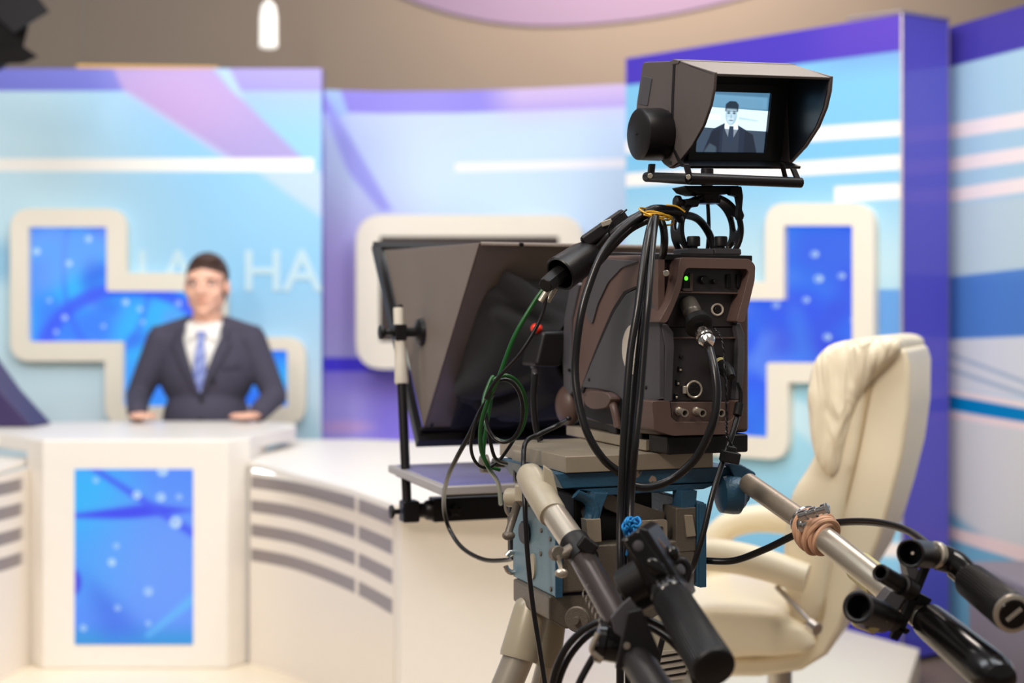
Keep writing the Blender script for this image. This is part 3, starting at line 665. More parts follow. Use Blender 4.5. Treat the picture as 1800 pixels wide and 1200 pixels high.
def pillow(name, pts, w0, w1, mt, vox=.012, r=.035):
    bm = bmesh.new(); q = [ch(*p, w0) for p in pts]; b_prism(bm, q, CW*(w1-w0)); bm2 = remesh(bm, vox, 0)
    # inflate: smooth strongly
    for _ in range(int(r/.0035)): bmesh.ops.smooth_vert(bm2, verts=bm2.verts, factor=.5, use_axis_x=True, use_axis_y=True, use_axis_z=True)
    return fin(name, bm2, mt, chair, ang=180)
pillow('back_cushion', [(1530, 660), (1515, 760), (1490, 880), (1466, 980), (1440, 1100), (1395, 1110), (1375, 1060), (1372, 960), (1385, 870), (1425, 810), (1450, 740), (1480, 680)], -.0, CWD+.01, M_lea, .012, .05)
pillow('head_pillow', [(1585, 586), (1545, 588), (1500, 596), (1460, 600), (1428, 630), (1416, 690), (1420, 760), (1435, 820), (1460, 850), (1478, 835), (1490, 760), (1515, 690), (1560, 640), (1590, 620)], -.02, CWD+.03, M_wr, .012, .06)
pillow('seat_cushion', [(1440, 1140), (1400, 1152), (1280, 1156), (1130, 1152), (1110, 1110), (1140, 1078), (1260, 1064), (1360, 1070), (1420, 1100)], -.03, CWD+.03, M_lea, .012, .05)
for pts in ([(1532, 645), (1518, 720), (1498, 820), (1470, 930), (1448, 1020), (1441, 1080), (1426, 1130)],):
    for w in (.018, CWD+.002):
        bm = bmesh.new(); b_tube(bm, [ch(*p, w) for p in pts], .006, seg=8); fin('piping', bm, M_lea2, chair)
for w in (-.05, CWD+.05):
    bm = bmesh.new(); k = 1
    arc = [(1425, 1010), (1395, 1000), (1350, 985), (1290, 972), (1230, 970), (1180, 985), (1150, 1020), (1150, 1060), (1170, 1110)]
    if w > 0: arc = [(x, y) for x, y in arc]
    b_tube(bm, [ch(*p, w) for p in arc], lambda t: .040-.010*abs(t-.4), seg=16, flat=.8); fin('armrest', bm, M_lea, chair)
bm = bmesh.new(); b_tube(bm, [ch(1372, 1026, -.04), ch(1410, 1052, -.08), ch(1448, 1080, -.12)], .006, smooth=False, seg=10); lv = fin('lever', bm, M_sil, chair)
bm = bmesh.new(); b_cyl(bm, ch(1441, 1076, -.12), ch(1456, 1084, -.135), .014); fin('knob', bm, M_sil, lv)
bm = bmesh.new(); top = ch(1330, 1192, .26); b_cyl(bm, V((cb.x, cb.y, PLAT+.10)), V((cb.x, cb.y, top.z)), .028); fin('gas_column', bm, M_sil, chair)
for i in range(5):
    a_ = 2*PI*i/5+.3; d = V((math.cos(a_), math.sin(a_), 0)); e = V((cb.x, cb.y, 0))+d*.31
    bm = bmesh.new(); b_tube(bm, [V((cb.x, cb.y, PLAT+.12)), e+V((0, 0, PLAT+.085))], lambda t: .026-.008*t, smooth=False); lg = fin('leg', bm, M_lea2, chair)
    bm = bmesh.new(); x = V((-d.y, d.x, 0)); b_cyl(bm, e+x*-.02+V((0, 0, PLAT+.03)), e+x*.02+V((0, 0, PLAT+.03)), .029); b_cyl(bm, e+V((0, 0, PLAT+.05)), e+V((0, 0, PLAT+.08)), .008); fin('caster', bm, M_blk, lg)

# grey case and floor items at the right edge
M_case = mat('grey_case_laminate', (128, 118, 128), .45, noise=.04)
t = empty('equipment_cabinet', P(1800, 1190, 4.3), 'grey low equipment cabinet standing in front of the far right wall', 'cabinet')
a0, a1 = P(1702, 985, 4.75), P(1850, 1048, 4.1); d_ = (a1-a0); d_.z = 0
zt = .43
bm = bmesh.new(); b0 = V((a0.x, a0.y, 0)); b1 = b0+d_.normalized()*1.2; nr_ = V((-d_.y, d_.x, 0)).normalized(); nr_ = nr_ if nr_.x > 0 else -nr_
WL[t.name] = V((b0.x, b0.y, 0)); t.location = WL[t.name]
b_prism(bm, [b0+V((0, 0, .001)), b1+V((0, 0, .001)), b1+nr_*.26+V((0, 0, .001)), b0+nr_*.26+V((0, 0, .001))], (0, 0, zt)); fin('body', bm, M_case, t, bevel=.008)
bm = bmesh.new(); hp = b0+d_.normalized()*.52-nr_*.004+V((0, 0, zt-.06)); b_box(bm, hp, .07, .012, .02, (d_.normalized(), nr_, V((0, 0, 1)))); fin('latch', bm, M_blk, t, bevel=.002)

# ================================================================== the camera rig in the foreground
RA = math.radians(20); RX = V((math.cos(RA), math.sin(RA), 0)); RF = V((-math.sin(RA), math.cos(RA), 0)); UZ = V((0, 0, 1))
RO = V((.2788, 2.05, 0))
def W(r, f, z): return RO+RX*r+RF*f+UZ*z
def loc(p): d = V(p)-RO; return V((d.dot(RX), d.dot(RF), p.z))
def qr(px, py, r): return hit(px, py, W(r, 0, 0), RX)
def qf(px, py, f): return hit(px, py, W(0, f, 0), RF)
def qz(px, py, z): return hit(px, py, (0, 0, z), UZ)
def rbox(name, r0, r1, f0, f1, z0, z1, mt, par, bev=.002, **k):
    bm = bmesh.new(); b_box(bm, W((r0+r1)/2, (f0+f1)/2, (z0+z1)/2), r1-r0, f1-f0, z1-z0, (RX, RF, UZ)); return fin(name, bm, mt, par, bevel=bev, **k)
def fl(name, pts, r0, r1, mt, par, bev=.003, seg=3, fmin=-.012):      # outline traced on the left flank, from r0 to r1
    q = [qr(x, y, r0) for x, y in pts]; q = [p+RF*max(0, fmin-loc(p).y) for p in q]
    bm = bmesh.new(); b_prism(bm, q, RX*(r1-r0)); return fin(name, bm, mt, par, bevel=bev, seg=seg)
def re(name, pts, f0, f1, mt, par, bev=.003, seg=3):      # outline traced on the rear face, from f0 forward to f1
    bm = bmesh.new(); b_prism(bm, [qf(x, y, f0) for x, y in pts], RF*(f1-f0)); return fin(name, bm, mt, par, bevel=bev, seg=seg)
def cyl(name, p, q, r, mt, par, r1=None, seg=28, ch=None):
    bm = bmesh.new(); b_cyl(bm, p, q, r, r1, seg, ch); return fin(name, bm, mt, par)
def lathe(name, p, q, prof, mt, par, seg=32):
    bm = bmesh.new(); b_lathe(bm, p, q, prof, seg); return fin(name, bm, mt, par)
def along(p, q, t): return V(p).lerp(V(q), t)

M_br = mat('brown_plastic', (92, 72, 66), .42, noise=.06, bump=.12, bscale=900)
M_dg = mat('dark_grey_plastic', (72, 70, 74), .42, noise=.05, bump=.12, bscale=900)
M_pan = mat('rear_panel', (44, 39, 40), .35, noise=.08)
M_bk = mat('black_plastic', (23, 20, 22), .36, noise=.08, bump=.1, bscale=700, spec=.35)
M_rub = mat('black_rubber', (17, 15, 16), .5, noise=.1, spec=.35)
M_cab = mat('cable_rubber', (20, 18, 20), .3)
M_hood = mat('hood_vinyl', (118, 106, 98), .55, noise=.06, nscale=14, bump=.35, bscale=500)
M_cloth = mat('black_cloth', (20, 18, 22), .9, noise=.2, nscale=14)
M_met = mat('machined_aluminium', (196, 186, 170), .3, .7, .08, 12)
M_chr = mat('chrome', (215, 210, 205), .16, 1)
M_plate = mat('stained_aluminium_plate', (160, 148, 130), .42, .3, .2, 9, .1, 90)
M_blue = worn('hammered_blue_paint', (44, 84, 110), (170, 150, 130), .38, .1, .66, 22, .3)
M_lblue = mat('light_blue_paint', (104, 134, 148), .42, .1, .1, 8, .2, 300)
M_hgrey = mat('hammered_grey', (104, 96, 86), .42, .3, .1, 20, .3, 420)
M_beige = worn('grey_beige_paint', (168, 158, 138), (80, 72, 62), .35, 0, .66, 30, .1)
M_leg = mat('leg_painted', (168, 158, 136), .32, .05)
M_green = mat('green_cable', (24, 84, 34), .3)
M_label = mat('pale_sticker', (196, 186, 172), .5)
M_rope = mat('rubber_band_tan', (206, 160, 128), .5, noise=.15, nscale=60)
M_tape = mat('yellowed_tape', (198, 186, 128), .5)
M_red = mat('red_knob', (222, 50, 30), .35)
M_led = bpy.data.materials.new('green_led'); M_led.use_nodes = True
g = M_led.node_tree.nodes['Principled BSDF']; g.inputs['Emission Color'].default_value = (.12, 1, .02, 1); g.inputs['Emission Strength'].default_value = 1.6
M_rib = mat('ribbed_rubber', (15, 13, 14), .42, noise=.1, spec=.4)

# ---------------------------------------------------------------- camera body
cm = empty('studio_camera', W(0, .15, 1.072), 'brown and grey studio television camera body mounted on the blue tripod head', 'camera')
S = .074
fl('body', [(1162, 458), (1120, 447), (1048, 449), (1022, 492), (1006, 560), (1002, 640), (1008, 690), (1018, 735), (1060, 745), (1100, 760), (1165, 766)], -S, S, M_br, cm, .006, fmin=.004)
fl('front_plate', [(1012, 496), (1000, 510), (991, 560), (988, 620), (990, 680), (1000, 694), (1004, 690), (1002, 640), (1004, 560), (1018, 500)], -S-.003, S+.003, M_dg, cm, .003)
sp_ = fl('side_panel', rnd([(1022, 680), (1040, 636), (1062, 586), (1080, 546), (1100, 516), (1120, 508), (1140, 507), (1150, 520), (1158, 556), (1170, 576), (1176, 610), (1174, 702), (1146, 706), (1146, 752), (1120, 744), (1092, 700), (1080, 690), (1050, 682)], 5, 3), -S-.005, -S+.003, M_dg, cm, .0015)
fl('handle_recess_shade', rnd([(1028, 692), (1094, 698), (1112, 748), (1060, 744), (1024, 730)], 3, 2), -S-.0015, -S+.002, M_rub, cm, .0005)  # flat black patch standing in for the shade of the cavity
vp_ = fl('vent_panel', [(1108, 700), (1148, 702), (1148, 757), (1112, 748)], -S-.0055, -S+.003, M_dg, cm, .001)
fl('shoulder_panel', rnd([(1050, 454), (1122, 459), (1092, 470), (1068, 496), (1050, 534), (1040, 570), (1032, 560), (1026, 530), (1032, 490)], 4, 2), -S-.003, -S+.003, M_dg, cm, .0012)
fl('groove', [(1018, 690), (1036, 640), (1058, 584), (1076, 543), (1096, 512), (1116, 503), (1120, 505), (1100, 515), (1080, 546), (1062, 588), (1040, 640), (1024, 690)], -S-.0035, -S+.002, M_bk, cm, .0005)
bm = bmesh.new(); e0 = qr(1113, 614, -S-.0065)
b_prism(bm, [e0+RF*.040*math.cos(2*PI*i/32)+UZ*.037*math.sin(2*PI*i/32) for i in range(32)], RX*.001); fin('oval_sticker', bm, M_label, sp_)
bm = bmesh.new()
for i in range(5):
    for j in range(5):
        p = qr(1120+i*5.0, 702+j*9.6+i*.7, -S-.0056); b_cyl(bm, p, p-RX*.0012, .0020, seg=8, ch=0)
fin('vent_holes', bm, M_rub, vp_)
for x, y in ((1036, 667), (1136, 681), (1000, 650)): 
    p = qr(x, y, -S-.005); cyl('screw', p-RX*.0016, p+RX*.002, .0028, M_rub, cm, seg=12)
fl('top_cover', [(1044, 455), (1062, 443), (1184, 445), (1190, 455)], -S+.004, S-.004, M_bk, cm, .001)
fl('carrying_handle', rnd([(1026, 698), (1034, 687), (1066, 690), (1074, 700), (1066, 716), (1042, 720), (1028, 712)], 6, 3), -S-.018, -S+.01, M_br, cm, .006)
bm = bmesh.new(); b_tube(bm, [qr(1070, 697, -S-.008), qr(1079, 715, -S-.010), qr(1087, 750, -S-.006)], .0062, seg=14); fin('handle_strut', bm, M_br, cm)
bm = bmesh.new(); c_ = qr(1000, 712, -.06); b_ell(bm, c_, .022, .03, .035, ax=(RX, RF, UZ)); fin('front_bulge', bm, M_br, cm)
cyl('screw', qr(1171, 480, -S-.006), qr(1171, 480, -S+.002), .0045, M_met, cm, seg=16)
# side of the upper rear housing
fl('rear_cheek', rnd([(1144, 456), (1194, 453), (1188, 500), (1166, 566), (1156, 566), (1150, 540), (1138, 505)], 4, 2), -S-.007, -S+.003, M_br, cm, .002)
# rear hood of the control panel
outer = [(1196, 452), (1318, 455), (1328, 466), (1327, 492), (1318, 530), (1309, 567), (1294, 566), (1304, 531), (1317, 480), (1313, 473), (1208, 471), (1203, 478), (1196, 512), (1184, 542), (1172, 568), (1158, 566), (1178, 530), (1190, 492)]
re('rear_hood', rnd(outer, 5, 3), -.034, .03, M_br, cm, .0035)
re('control_panel', [(1198, 468), (1318, 470), (1308, 516), (1192, 514)], -.014, .02, M_pan, cm, .001)
re('connector_panel', [(1188, 514), (1308, 516), (1294, 574), (1172, 574)], -.004, .02, M_pan, cm, .001)
re('panel_lip', [(1196, 512), (1308, 514), (1307, 517), (1195, 515)], -.017, .0, M_br, cm, .0005)
def onrear(x, y, f): return qf(x, y, f)
p = onrear(1206, 489, -.016); bm = bmesh.new(); b_ell(bm, p, .0028, .002, .0032, 12, 8); fin('power_light', bm, M_led, cm)
bm = bmesh.new(); 
b_prism(bm, [onrear(*q_, -.016) for q_ in rnd([(1202, 482), (1212, 481), (1212, 508), (1201, 508)], 4, 3)], RF*.004); fin('light_slot', bm, M_rub, cm)
re('slot_surround', rnd([(1213, 480), (1219, 480), (1218, 512), (1200, 511), (1200, 507), (1213, 507)], 1, 1), -.018, -.012, M_br, cm, .0006)
for x, y, r in ((1234, 492, .006), (1253, 495, .0035)):
    p = onrear(x, y, -.013); cyl('control_knob', p-RF*.010, p, r, M_rub, cm, seg=18)
for x in (1279, 1297):
    p = onrear(x, 494, -.014); bm = bmesh.new(); b_box(bm, p, .007, .008, .020, (RX, RF, UZ)); fin('rocker_switch', bm, M_rub, cm, bevel=.001)
p = onrear(1261, 544, -.005); bm = bmesh.new(); b_tube(bm, [p+RX*.0088*math.cos(2*PI*i/16)+UZ*.0078*math.sin(2*PI*i/16) for i in range(16)], .0016, 2, 8, closed=True); rg = fin('jack_ring', bm, M_label, cm)
cyl('jack_hole', p, p-RF*.002, .005, M_rub, rg, seg=16)
# lower rear
re('rear_panel', [(1176, 574), (1300, 574), (1306, 600), (1300, 706), (1180, 706)], -.002, .03, M_pan, cm, .002)
re('corner_pillar', rnd([(1162, 570), (1172, 568), (1184, 584), (1186, 610), (1182, 706), (1168, 706), (1170, 610)], 3, 2), -.014, .04, M_dg, cm, .005)
re('corner_pillar', rnd([(1293, 568), (1301, 566), (1309, 588), (1309, 640), (1303, 700), (1291, 704), (1297, 640), (1298, 600)], 3, 2), -.014, .05, M_dg, cm, .005)
re('panel_lip', [(1182, 592), (1296, 592), (1296, 595), (1182, 595)], -.007, .0, M_br, cm, .0005)
re('bumper', rnd([(1146, 705), (1178, 704), (1180, 734), (1190, 742), (1282, 741), (1290, 734), (1292, 704), (1302, 703), (1299, 744), (1284, 763), (1182, 766), (1150, 756)], 4, 3), -.022, .03, M_br, cm, .004)
re('jack_panel', [(1178, 706), (1294, 706), (1288, 744), (1182, 744)], -.006, .01, M_br, cm, .001)
for x in (1196, 1227, 1260):
    p = onrear(x-4, 722, -.006); q_ = p-RF*.024-UZ*.002; bm = bmesh.new()
    b_lathe(bm, p, q_, [(0, .0060), (.003, .006), (.004, .0045), (.012, .0045), (.013, .0056), (.022, .0056), (.022, .0040), (.014, .0035)], 20, cap=False); fin('coaxial_socket', bm, M_met, cm)
p = onrear(1218, 684, -.003); bm = bmesh.new(); b_tube(bm, [p+RX*.0115*math.cos(2*PI*i/20)+UZ*.0115*math.sin(2*PI*i/20)-RF*.004 for i in range(20)], .0017, 2, 8, closed=True); xl = fin('socket_ring', bm, M_met, cm)
cyl('socket', p, p-RF*.005, .0100, M_rub, xl)
for dx, dz in ((-.004, .002), (.004, .002), (0, -.005), (0, .006)): cyl('contact', p-RF*.004+RX*dx+UZ*dz, p-RF*.0058+RX*dx+UZ*dz, .0013, M_bk, xl, seg=8)
bm = bmesh.new(); b_box(bm, onrear(1203, 685, -.007), .005, .004, .011, (RX, RF, UZ)); fin('latch', bm, M_met, xl, bevel=.001)
for x, y in ((1195, 649), (1191, 673), (1188, 697)):
    bm = bmesh.new(); b_box(bm, onrear(x, y, -.003), .0055, .004, .0085, (RX, RF, UZ)); k_ = fin('slide_switch', bm, M_rub, cm, bevel=.0006)
    bm = bmesh.new(); b_box(bm, onrear(x+1, y+1, -.0058), .003, .003, .003, (RX, RF, UZ)); fin('slider', bm, M_met, k_, bevel=.0004)
for x, y in ((1197, 627), (1262, 627), (1274, 640), (1252, 714), (1184, 716)): p = onrear(x, y, -.002); cyl('screw', p-RF*.003, p, .0028, M_rub, cm, seg=12)
# base block and sliding wedge
rbox('base_block', -.062, .068, -.004, .06, 1.046, 1.0725, M_bk, cm, .003)
rbox('sliding_wedge', -.066, .030, .062, .37, 1.046, 1.062, M_plate, cm, .002)
rbox('rail_bracket', -.064, -.045, .17, .20, 1.0625, 1.082, M_bk, cm); rbox('rail_bracket', -.064, -.04, .08, .125, 1.0625, 1.080, M_bk, cm)
rbox('front_foot', -.055, .055, .20, .34, 1.062, 1.085, M_bk, cm)
# lens
LZ = 1.185; lc = lambda f, r=0, z=0: W(r, f, LZ+z)
bd = loc(qr(1004, 620, -S)).y
bm = bmesh.new(); b_lathe(bm, lc(bd), lc(bd+.2), [(0, .058), (.012, .060), (.014, .052), (.03, .052), (.032, .060), (.075, .060), (.078, .055), (.14, .055)], 40); ln = fin('lens', bm, M_plate, cm)
bm = bmesh.new(); b_lathe(bm, lc(bd+.016), lc(bd+.2), [(0, .0605), (.002, .0625), (.014, .0625), (.016, .0605)], 40, cap=False); fin('lens_ring', bm, M_met, ln)
zb = qf(958, 612, bd+.06); bm = bmesh.new(); b_box(bm, zb, .05, .07, .062, (RX, RF, (UZ+RX*.25).normalized())); zd = fin('zoom_drive', bm, M_bk, cm, bevel=.008)
p = qf(943, 577, bd+.05); bm = bmesh.new(); b_ell(bm, p, .010, .012, .0085, ax=(RX, RF, UZ)); fin('red_button', bm, M_red, zd)
p = qf(941, 640, bd+.05); lathe('drive_connector', p+UZ*.006, p-UZ*.03, [(0, .008), (.012, .008), (.013, .006), (.04, .006)], M_dg, zd)
def cable(name, pts, r, mt, label, cat='cable', n=8, seg=12, group=None):
    bm = bmesh.new(); b_tube(bm, pts, r, n, seg); return tag(fin(name, bm, mt, ang=180), label, cat, group)

# ---------------------------------------------------------------- round yoke that carries the viewfinder
yk = empty('viewfinder_yoke', qf(1243, 450, .03), 'black ring shaped yoke with knobs carrying the viewfinder above the camera body', 'mount')
yc = qf(1243, 404, .035); Ro, Ri = .0520, .0435
loopo = [(Ro*math.cos(2*PI*i/48), Ro*math.sin(2*PI*i/48)) for i in range(48)]; loopi = [(Ri*math.cos(2*PI*i/48), Ri*math.sin(2*PI*i/48)) for i in range(48)]
bm = bmesh.new(); G = []; NA, NF = 144, 17; RD = .034
for i in range(NA):
    a_ = 2*PI*i/NA; G.append([bm.verts.new(yc+(RX*math.cos(a_)+UZ*math.sin(a_))*.049+RF*(RD*(j/(NF-1)-.5))) for j in range(NF)])
for i in range(NA):
    for j in range(NF-1):
        a_ = 360*(i+.5)/NA; f_ = RD*((j+.5)/(NF-1)-.5)
        hole = any((((a_-c_+180) % 360-180)*.000855/.0135)**2+(f_/.0095)**2 < 1 for c_ in (168, 12, 218, 322))
        if not hole: bm.faces.new((G[i][j], G[(i+1) % NA][j], G[(i+1) % NA][j+1], G[i][j+1]))
soft_edge(bm, 4)
o = fin('ring', bm, M_bk, yk, ang=180, keep=True); m = o.modifiers.new('s', 'SOLIDIFY'); m.thickness = .0055; m.offset = 0
zt_ = qr(1200, 447, -.03).z
for x in (1219, 1267):
    p = qf(x, 437, .015); bm = bmesh.new(); b_lathe(bm, p, p+UZ, [(-.004, .006), (.003, .006), (.004, .0098), (.016, .0098), (.018, .0085)], 20); fin('clamp_knob', bm, M_rub, yk)
    bm = bmesh.new(); b_box(bm, qf(x, 443, .02), .044, .045, .009, (RX, RF, (UZ-RX*.12).normalized())); fin('clamp_plate', bm, M_dg, yk, bevel=.002)
rbox('foot_plate', *(lambda a, b: (a.x, b.x))(loc(qf(1194, 450, .0)), loc(qf(1298, 450, .0))), -.005, .05, qf(1240, 452, .0).z, qf(1240, 446, .0).z, M_bk, yk, .001)
p = qf(1245, 358, .03); bm = bmesh.new(); b_lathe(bm, p, p+UZ, [(0, .016), (.003, .018), (.020, .018)], 28); fin('neck', bm, M_bk, yk)
bm = bmesh.new(); b_prism(bm, [qf(*q_, .01) for q_ in [(1203, 326), (1302, 326), (1298, 334), (1280, 341), (1228, 341), (1212, 336)]], RF*.045); fin('head_block', bm, M_bk, yk, bevel=.003)
p = qf(1190, 355, .02); bm = bmesh.new(); b_lathe(bm, p-RX*.004, p+RX, [(0, .007), (.002, .0095), (.008, .0095), (.010, .005), (.016, .004), (.03, .0045)], 20); fin('thumb_screw', bm, M_bk, yk)
bm = bmesh.new(); b_prism(bm, [qf(*q_, .012) for q_ in rnd([(1206, 349), (1232, 349), (1228, 364), (1206, 360)], 3, 2)], RF*.02); fin('screw_block', bm, M_bk, yk, bevel=.002)
bm = bmesh.new(); b_prism(bm, [qf(*q_, .0) for q_ in rnd([(1284, 330), (1304, 327), (1307, 345), (1305, 368), (1309, 378), (1307, 386), (1299, 386), (1298, 376), (1300, 362), (1297, 345), (1284, 342)], 2, 2)], RF*.012); fin('lever_handle', bm, M_bk, yk, bevel=.002)

# ---------------------------------------------------------------- viewfinder monitor
VA, VPt = math.radians(22), math.radians(11.5)
vx = V((math.cos(VA), math.sin(VA), 0)); vh = V((math.sin(VA), -math.cos(VA), 0)); vr = vh*math.cos(VPt)-UZ*math.sin(VPt); vu = UZ*math.cos(VPt)+vh*math.sin(VPt)
vx = (vx+UZ*.035).normalized()
V0 = P(1257, 130, 1.97)
def vfk(px, py, x=0): return hit(px, py, V0+vx*x, vx)        # on the left flank
def vfr(px, py, p0): return hit(px, py, p0, vr)              # on a plane facing the operator
HWD = (vfr(1463, 134, V0)-V0).dot(vx)
vf = empty('viewfinder_monitor', P(1262, 300, 1.98), 'black viewfinder monitor with deep hood showing the seated man in black and white', 'monitor')
def vp(name, pts, x0, x1, mt, par, bev=.002, seg=3):
    bm = bmesh.new(); b_prism(bm, [vfk(*q_, 0)+vx*x0 for q_ in pts], vx*(x1-x0)); return fin(name, bm, mt, par, bevel=bev, seg=seg)
M_vf = mat('viewfinder_housing', (84, 76, 74), .5, noise=.05, bump=.15, bscale=900)
M_vin = mat('hood_inside', (24, 24, 26), .45)
seam = vfk(1188, 108)
for x_ in (.001, HWD-.005): vp('side_wall', rnd([(1129, 109), (1189, 107), (1192, 200), (1196, 290), (1178, 297), (1164, 288), (1150, 262), (1112, 262), (1118, 180)], 4, 2), x_, x_+.005, M_vf, vf, .002)
vp('housing', rnd([(1129, 109), (1184, 108), (1174, 200), (1158, 284), (1150, 262), (1112, 262), (1118, 180)], 2, 2), .004, HWD-.004, M_vf, vf, .004)
vp('side_label', rnd([(1131, 133), (1146, 137), (1138, 186), (1121, 182)], 2, 2), -.0004, .006, M_dg, vf, .0005)
vp('hood_seam', [(1186, 110), (1190, 110), (1187, 170), (1186, 230), (1189, 262), (1199, 282), (1206, 288), (1203, 291), (1194, 285), (1185, 264), (1182, 230), (1183, 170)], -.003, .0, M_rub, vf, .0005)
rim_ = [hit(x_, y_, V0+vx*HWD, vx)-vx*HWD for x_, y_ in ((1463, 134), (1461, 160), (1454, 190), (1440, 224), (1418, 258), (1392, 286), (1374, 297))]
flap = [(1187, 106), (1198, 108), (1257, 130), (1256, 160), (1250, 192), (1238, 228), (1224, 262), (1210, 294), (1196, 290), (1186, 276), (1183, 240), (1184, 170)]
fp_ = [vfk(1187, 106), vfk(1198, 108)]+rim_+[vfk(1166, 284), vfk(1176, 200)]
for x_ in (-.002, HWD-.003):
    bm = bmesh.new(); b_prism(bm, [p_+vx*x_ for p_ in fp_], vx*.005); fin('hood_side', bm, M_vf, vf, bevel=.0012)
vp('hood_top', [(1186, 105), (1198, 107), (1258, 129), (1257, 134), (1198, 112), (1187, 110)], -.002, HWD+.002, M_vf, vf, .0012)
vp('hood_ridge', [(1180, 108), (1187, 104), (1198, 106), (1196, 112), (1184, 114)], -.0035, HWD+.003, M_vf, vf, .0012)
vp('hood_floor', [(1192, 282), (1212, 291), (1210, 296), (1190, 292)], .002, HWD-.002, M_vin, vf, .001)
M_lin = mat('glow_catcher', (30, 34, 40), .28)
bm = bmesh.new(); lp_ = [vfk(1190, 112)]+[r_.lerp(vfk(1180, 200), .04) for r_ in rim_]+[vfk(1172, 284)]; b_prism(bm, [p_+vx*(HWD-.0045) for p_ in lp_], vx*.001); fin('glow_catcher', bm, M_lin, vf)  # glossy sheet added inside the right flap to catch the screen's glow
bz = seam+vr*.012
sr0, sr1 = vfr(1354, 164, bz), vfr(1341, 268, bz); sh_ = (sr0-sr1).dot(vu); sw_ = sh_*1.33
sbl = sr1-vx*sw_
bm = bmesh.new(); b_prism(bm, [bz+vx*.003+vu*((vfk(1188, 108)-V0).dot(vu)-(bz-V0).dot(vu)), bz+vx*(HWD-.003)+vu*0, bz+vx*(HWD-.003)-vu*.150, bz+vx*.003-vu*.150], -vr*.01); fin('bezel', bm, M_vin, vf)
def suv(cn): d = cn; return ((d-sbl).dot(vx)/sw_, (d-sbl).dot(vu)/sh_)
a = Art('viewfinder_picture', (74, 112, 140), emit=1.4, rough=.1)
a.put(a.poly([(0, .77), (1, .77), (1, .97), (0, .97)], .02), (100, 146, 176)); a.put(a.poly([(.05, .2), (.93, .2), (.93, .93), (.05, .93)], .003), (96, 140, 168), .5)
a.put(a.poly([(-.1, .415), (1.1, .40), (1.1, .745), (-.1, .76)], .006), (206, 230, 246))
a.put(a.poly([(.08, .64), (.33, .64), (.33, .55), (.08, .55)], .01), (240, 248, 255), .8); a.put(a.poly([(.6, .62), (.88, .58), (.88, .56), (.6, .58)], .01), (160, 195, 220), .7)
a.put(a.poly([(-.1, -.1), (1.1, -.1), (1.1, .402), (-.1, .415)], .006), (58, 72, 88)); 
suit = a.poly([(.30, -.1), (.78, -.1), (.80, .30), (.73, .40), (.53, .52), (.42, .52), (.24, .40), (.20, .30)], .01); a.put(suit, (38, 48, 64))
a.put(a.poly([(.08, -.1), (.34, -.1), (.34, .40), (.22, .36)], .01), (34, 40, 52)); a.put(a.poly([(.70, -.1), (.93, -.1), (.82, .34), (.70, .40)], .01), (34, 40, 52))
a.put(a.poly([(.12, .0), (.30, .0), (.30, .10), (.20, .16)], .02), (70, 86, 100), .8)
a.put(a.poly([(.40, .56), (.58, .55), (.60, .42), (.50, .18), (.40, .42)], .008), (220, 236, 250)); a.put(a.poly([(.38, -.05), (.62, -.05), (.62, .405), (.38, .412)], .01), (52, 62, 76), .75)
a.put(a.poly([(.47, .46), (.53, .46), (.54, .25), (.50, .16), (.455, .25)], .008), (46, 58, 78))
a.put(a.ell(.485, .64, .082, .165, .08), (150, 180, 198)); a.put(a.ell(.475, .62, .055, .13, .3), (196, 216, 228), .8)
a.put(a.poly([(.39, .70), (.58, .70), (.585, .82), (.54, .875), (.45, .875), (.395, .82)], .012), (34, 48, 62)); a.put(a.poly([(.41, .60), (.56, .60), (.56, .745), (.41, .745)], .02), (165, 194, 210), .75)
for x in (.445, .525): a.put(a.ell(x, .675, .022, .016, .4), (60, 80, 96), .9); a.put(a.ell(x, .705, .028, .010, .5), (50, 66, 80), .8)
a.put(a.ell(.485, .62, .012, .04, .6), (120, 150, 170), .5); a.put(a.ell(.485, .555, .035, .010, .5), (90, 112, 130), .9)
bm = bmesh.new(); b_prism(bm, [sbl, sbl+vx*sw_, sbl+vx*sw_+vu*sh_, sbl+vu*sh_], vr*.002); fin('screen', bm, a.done(), vf, uv=suv)
bm = shape2d([[(-.012, -.012), (sw_+.012, -.012), (sw_+.012, sh_+.012), (-.012, sh_+.012)], rnd([(-.001, -.001), (sw_+.001, -.001), (sw_+.001, sh_+.001), (-.001, sh_+.001)], .005, 4)], .006, sbl, vx, vu, vr); fin('screen_surround', bm, M_vin, vf)
kc = vfk(1140, 236, -.028); bm = bmesh.new(); kx = vx
b_lathe(bm, kc, kc+kx, [(-.018, .003), (-.0185, .034), (-.016, .038), (.018, .039), (.020, .038), (.036, .034)], 44); kn = fin('side_knob', bm, M_bk, vf)
p = vfk(1116, 236, 0); cyl('centre_hole', kc-kx*.0193-vr*.004, kc-kx*.0185-vr*.004, .0022, M_rub, kn, seg=12)
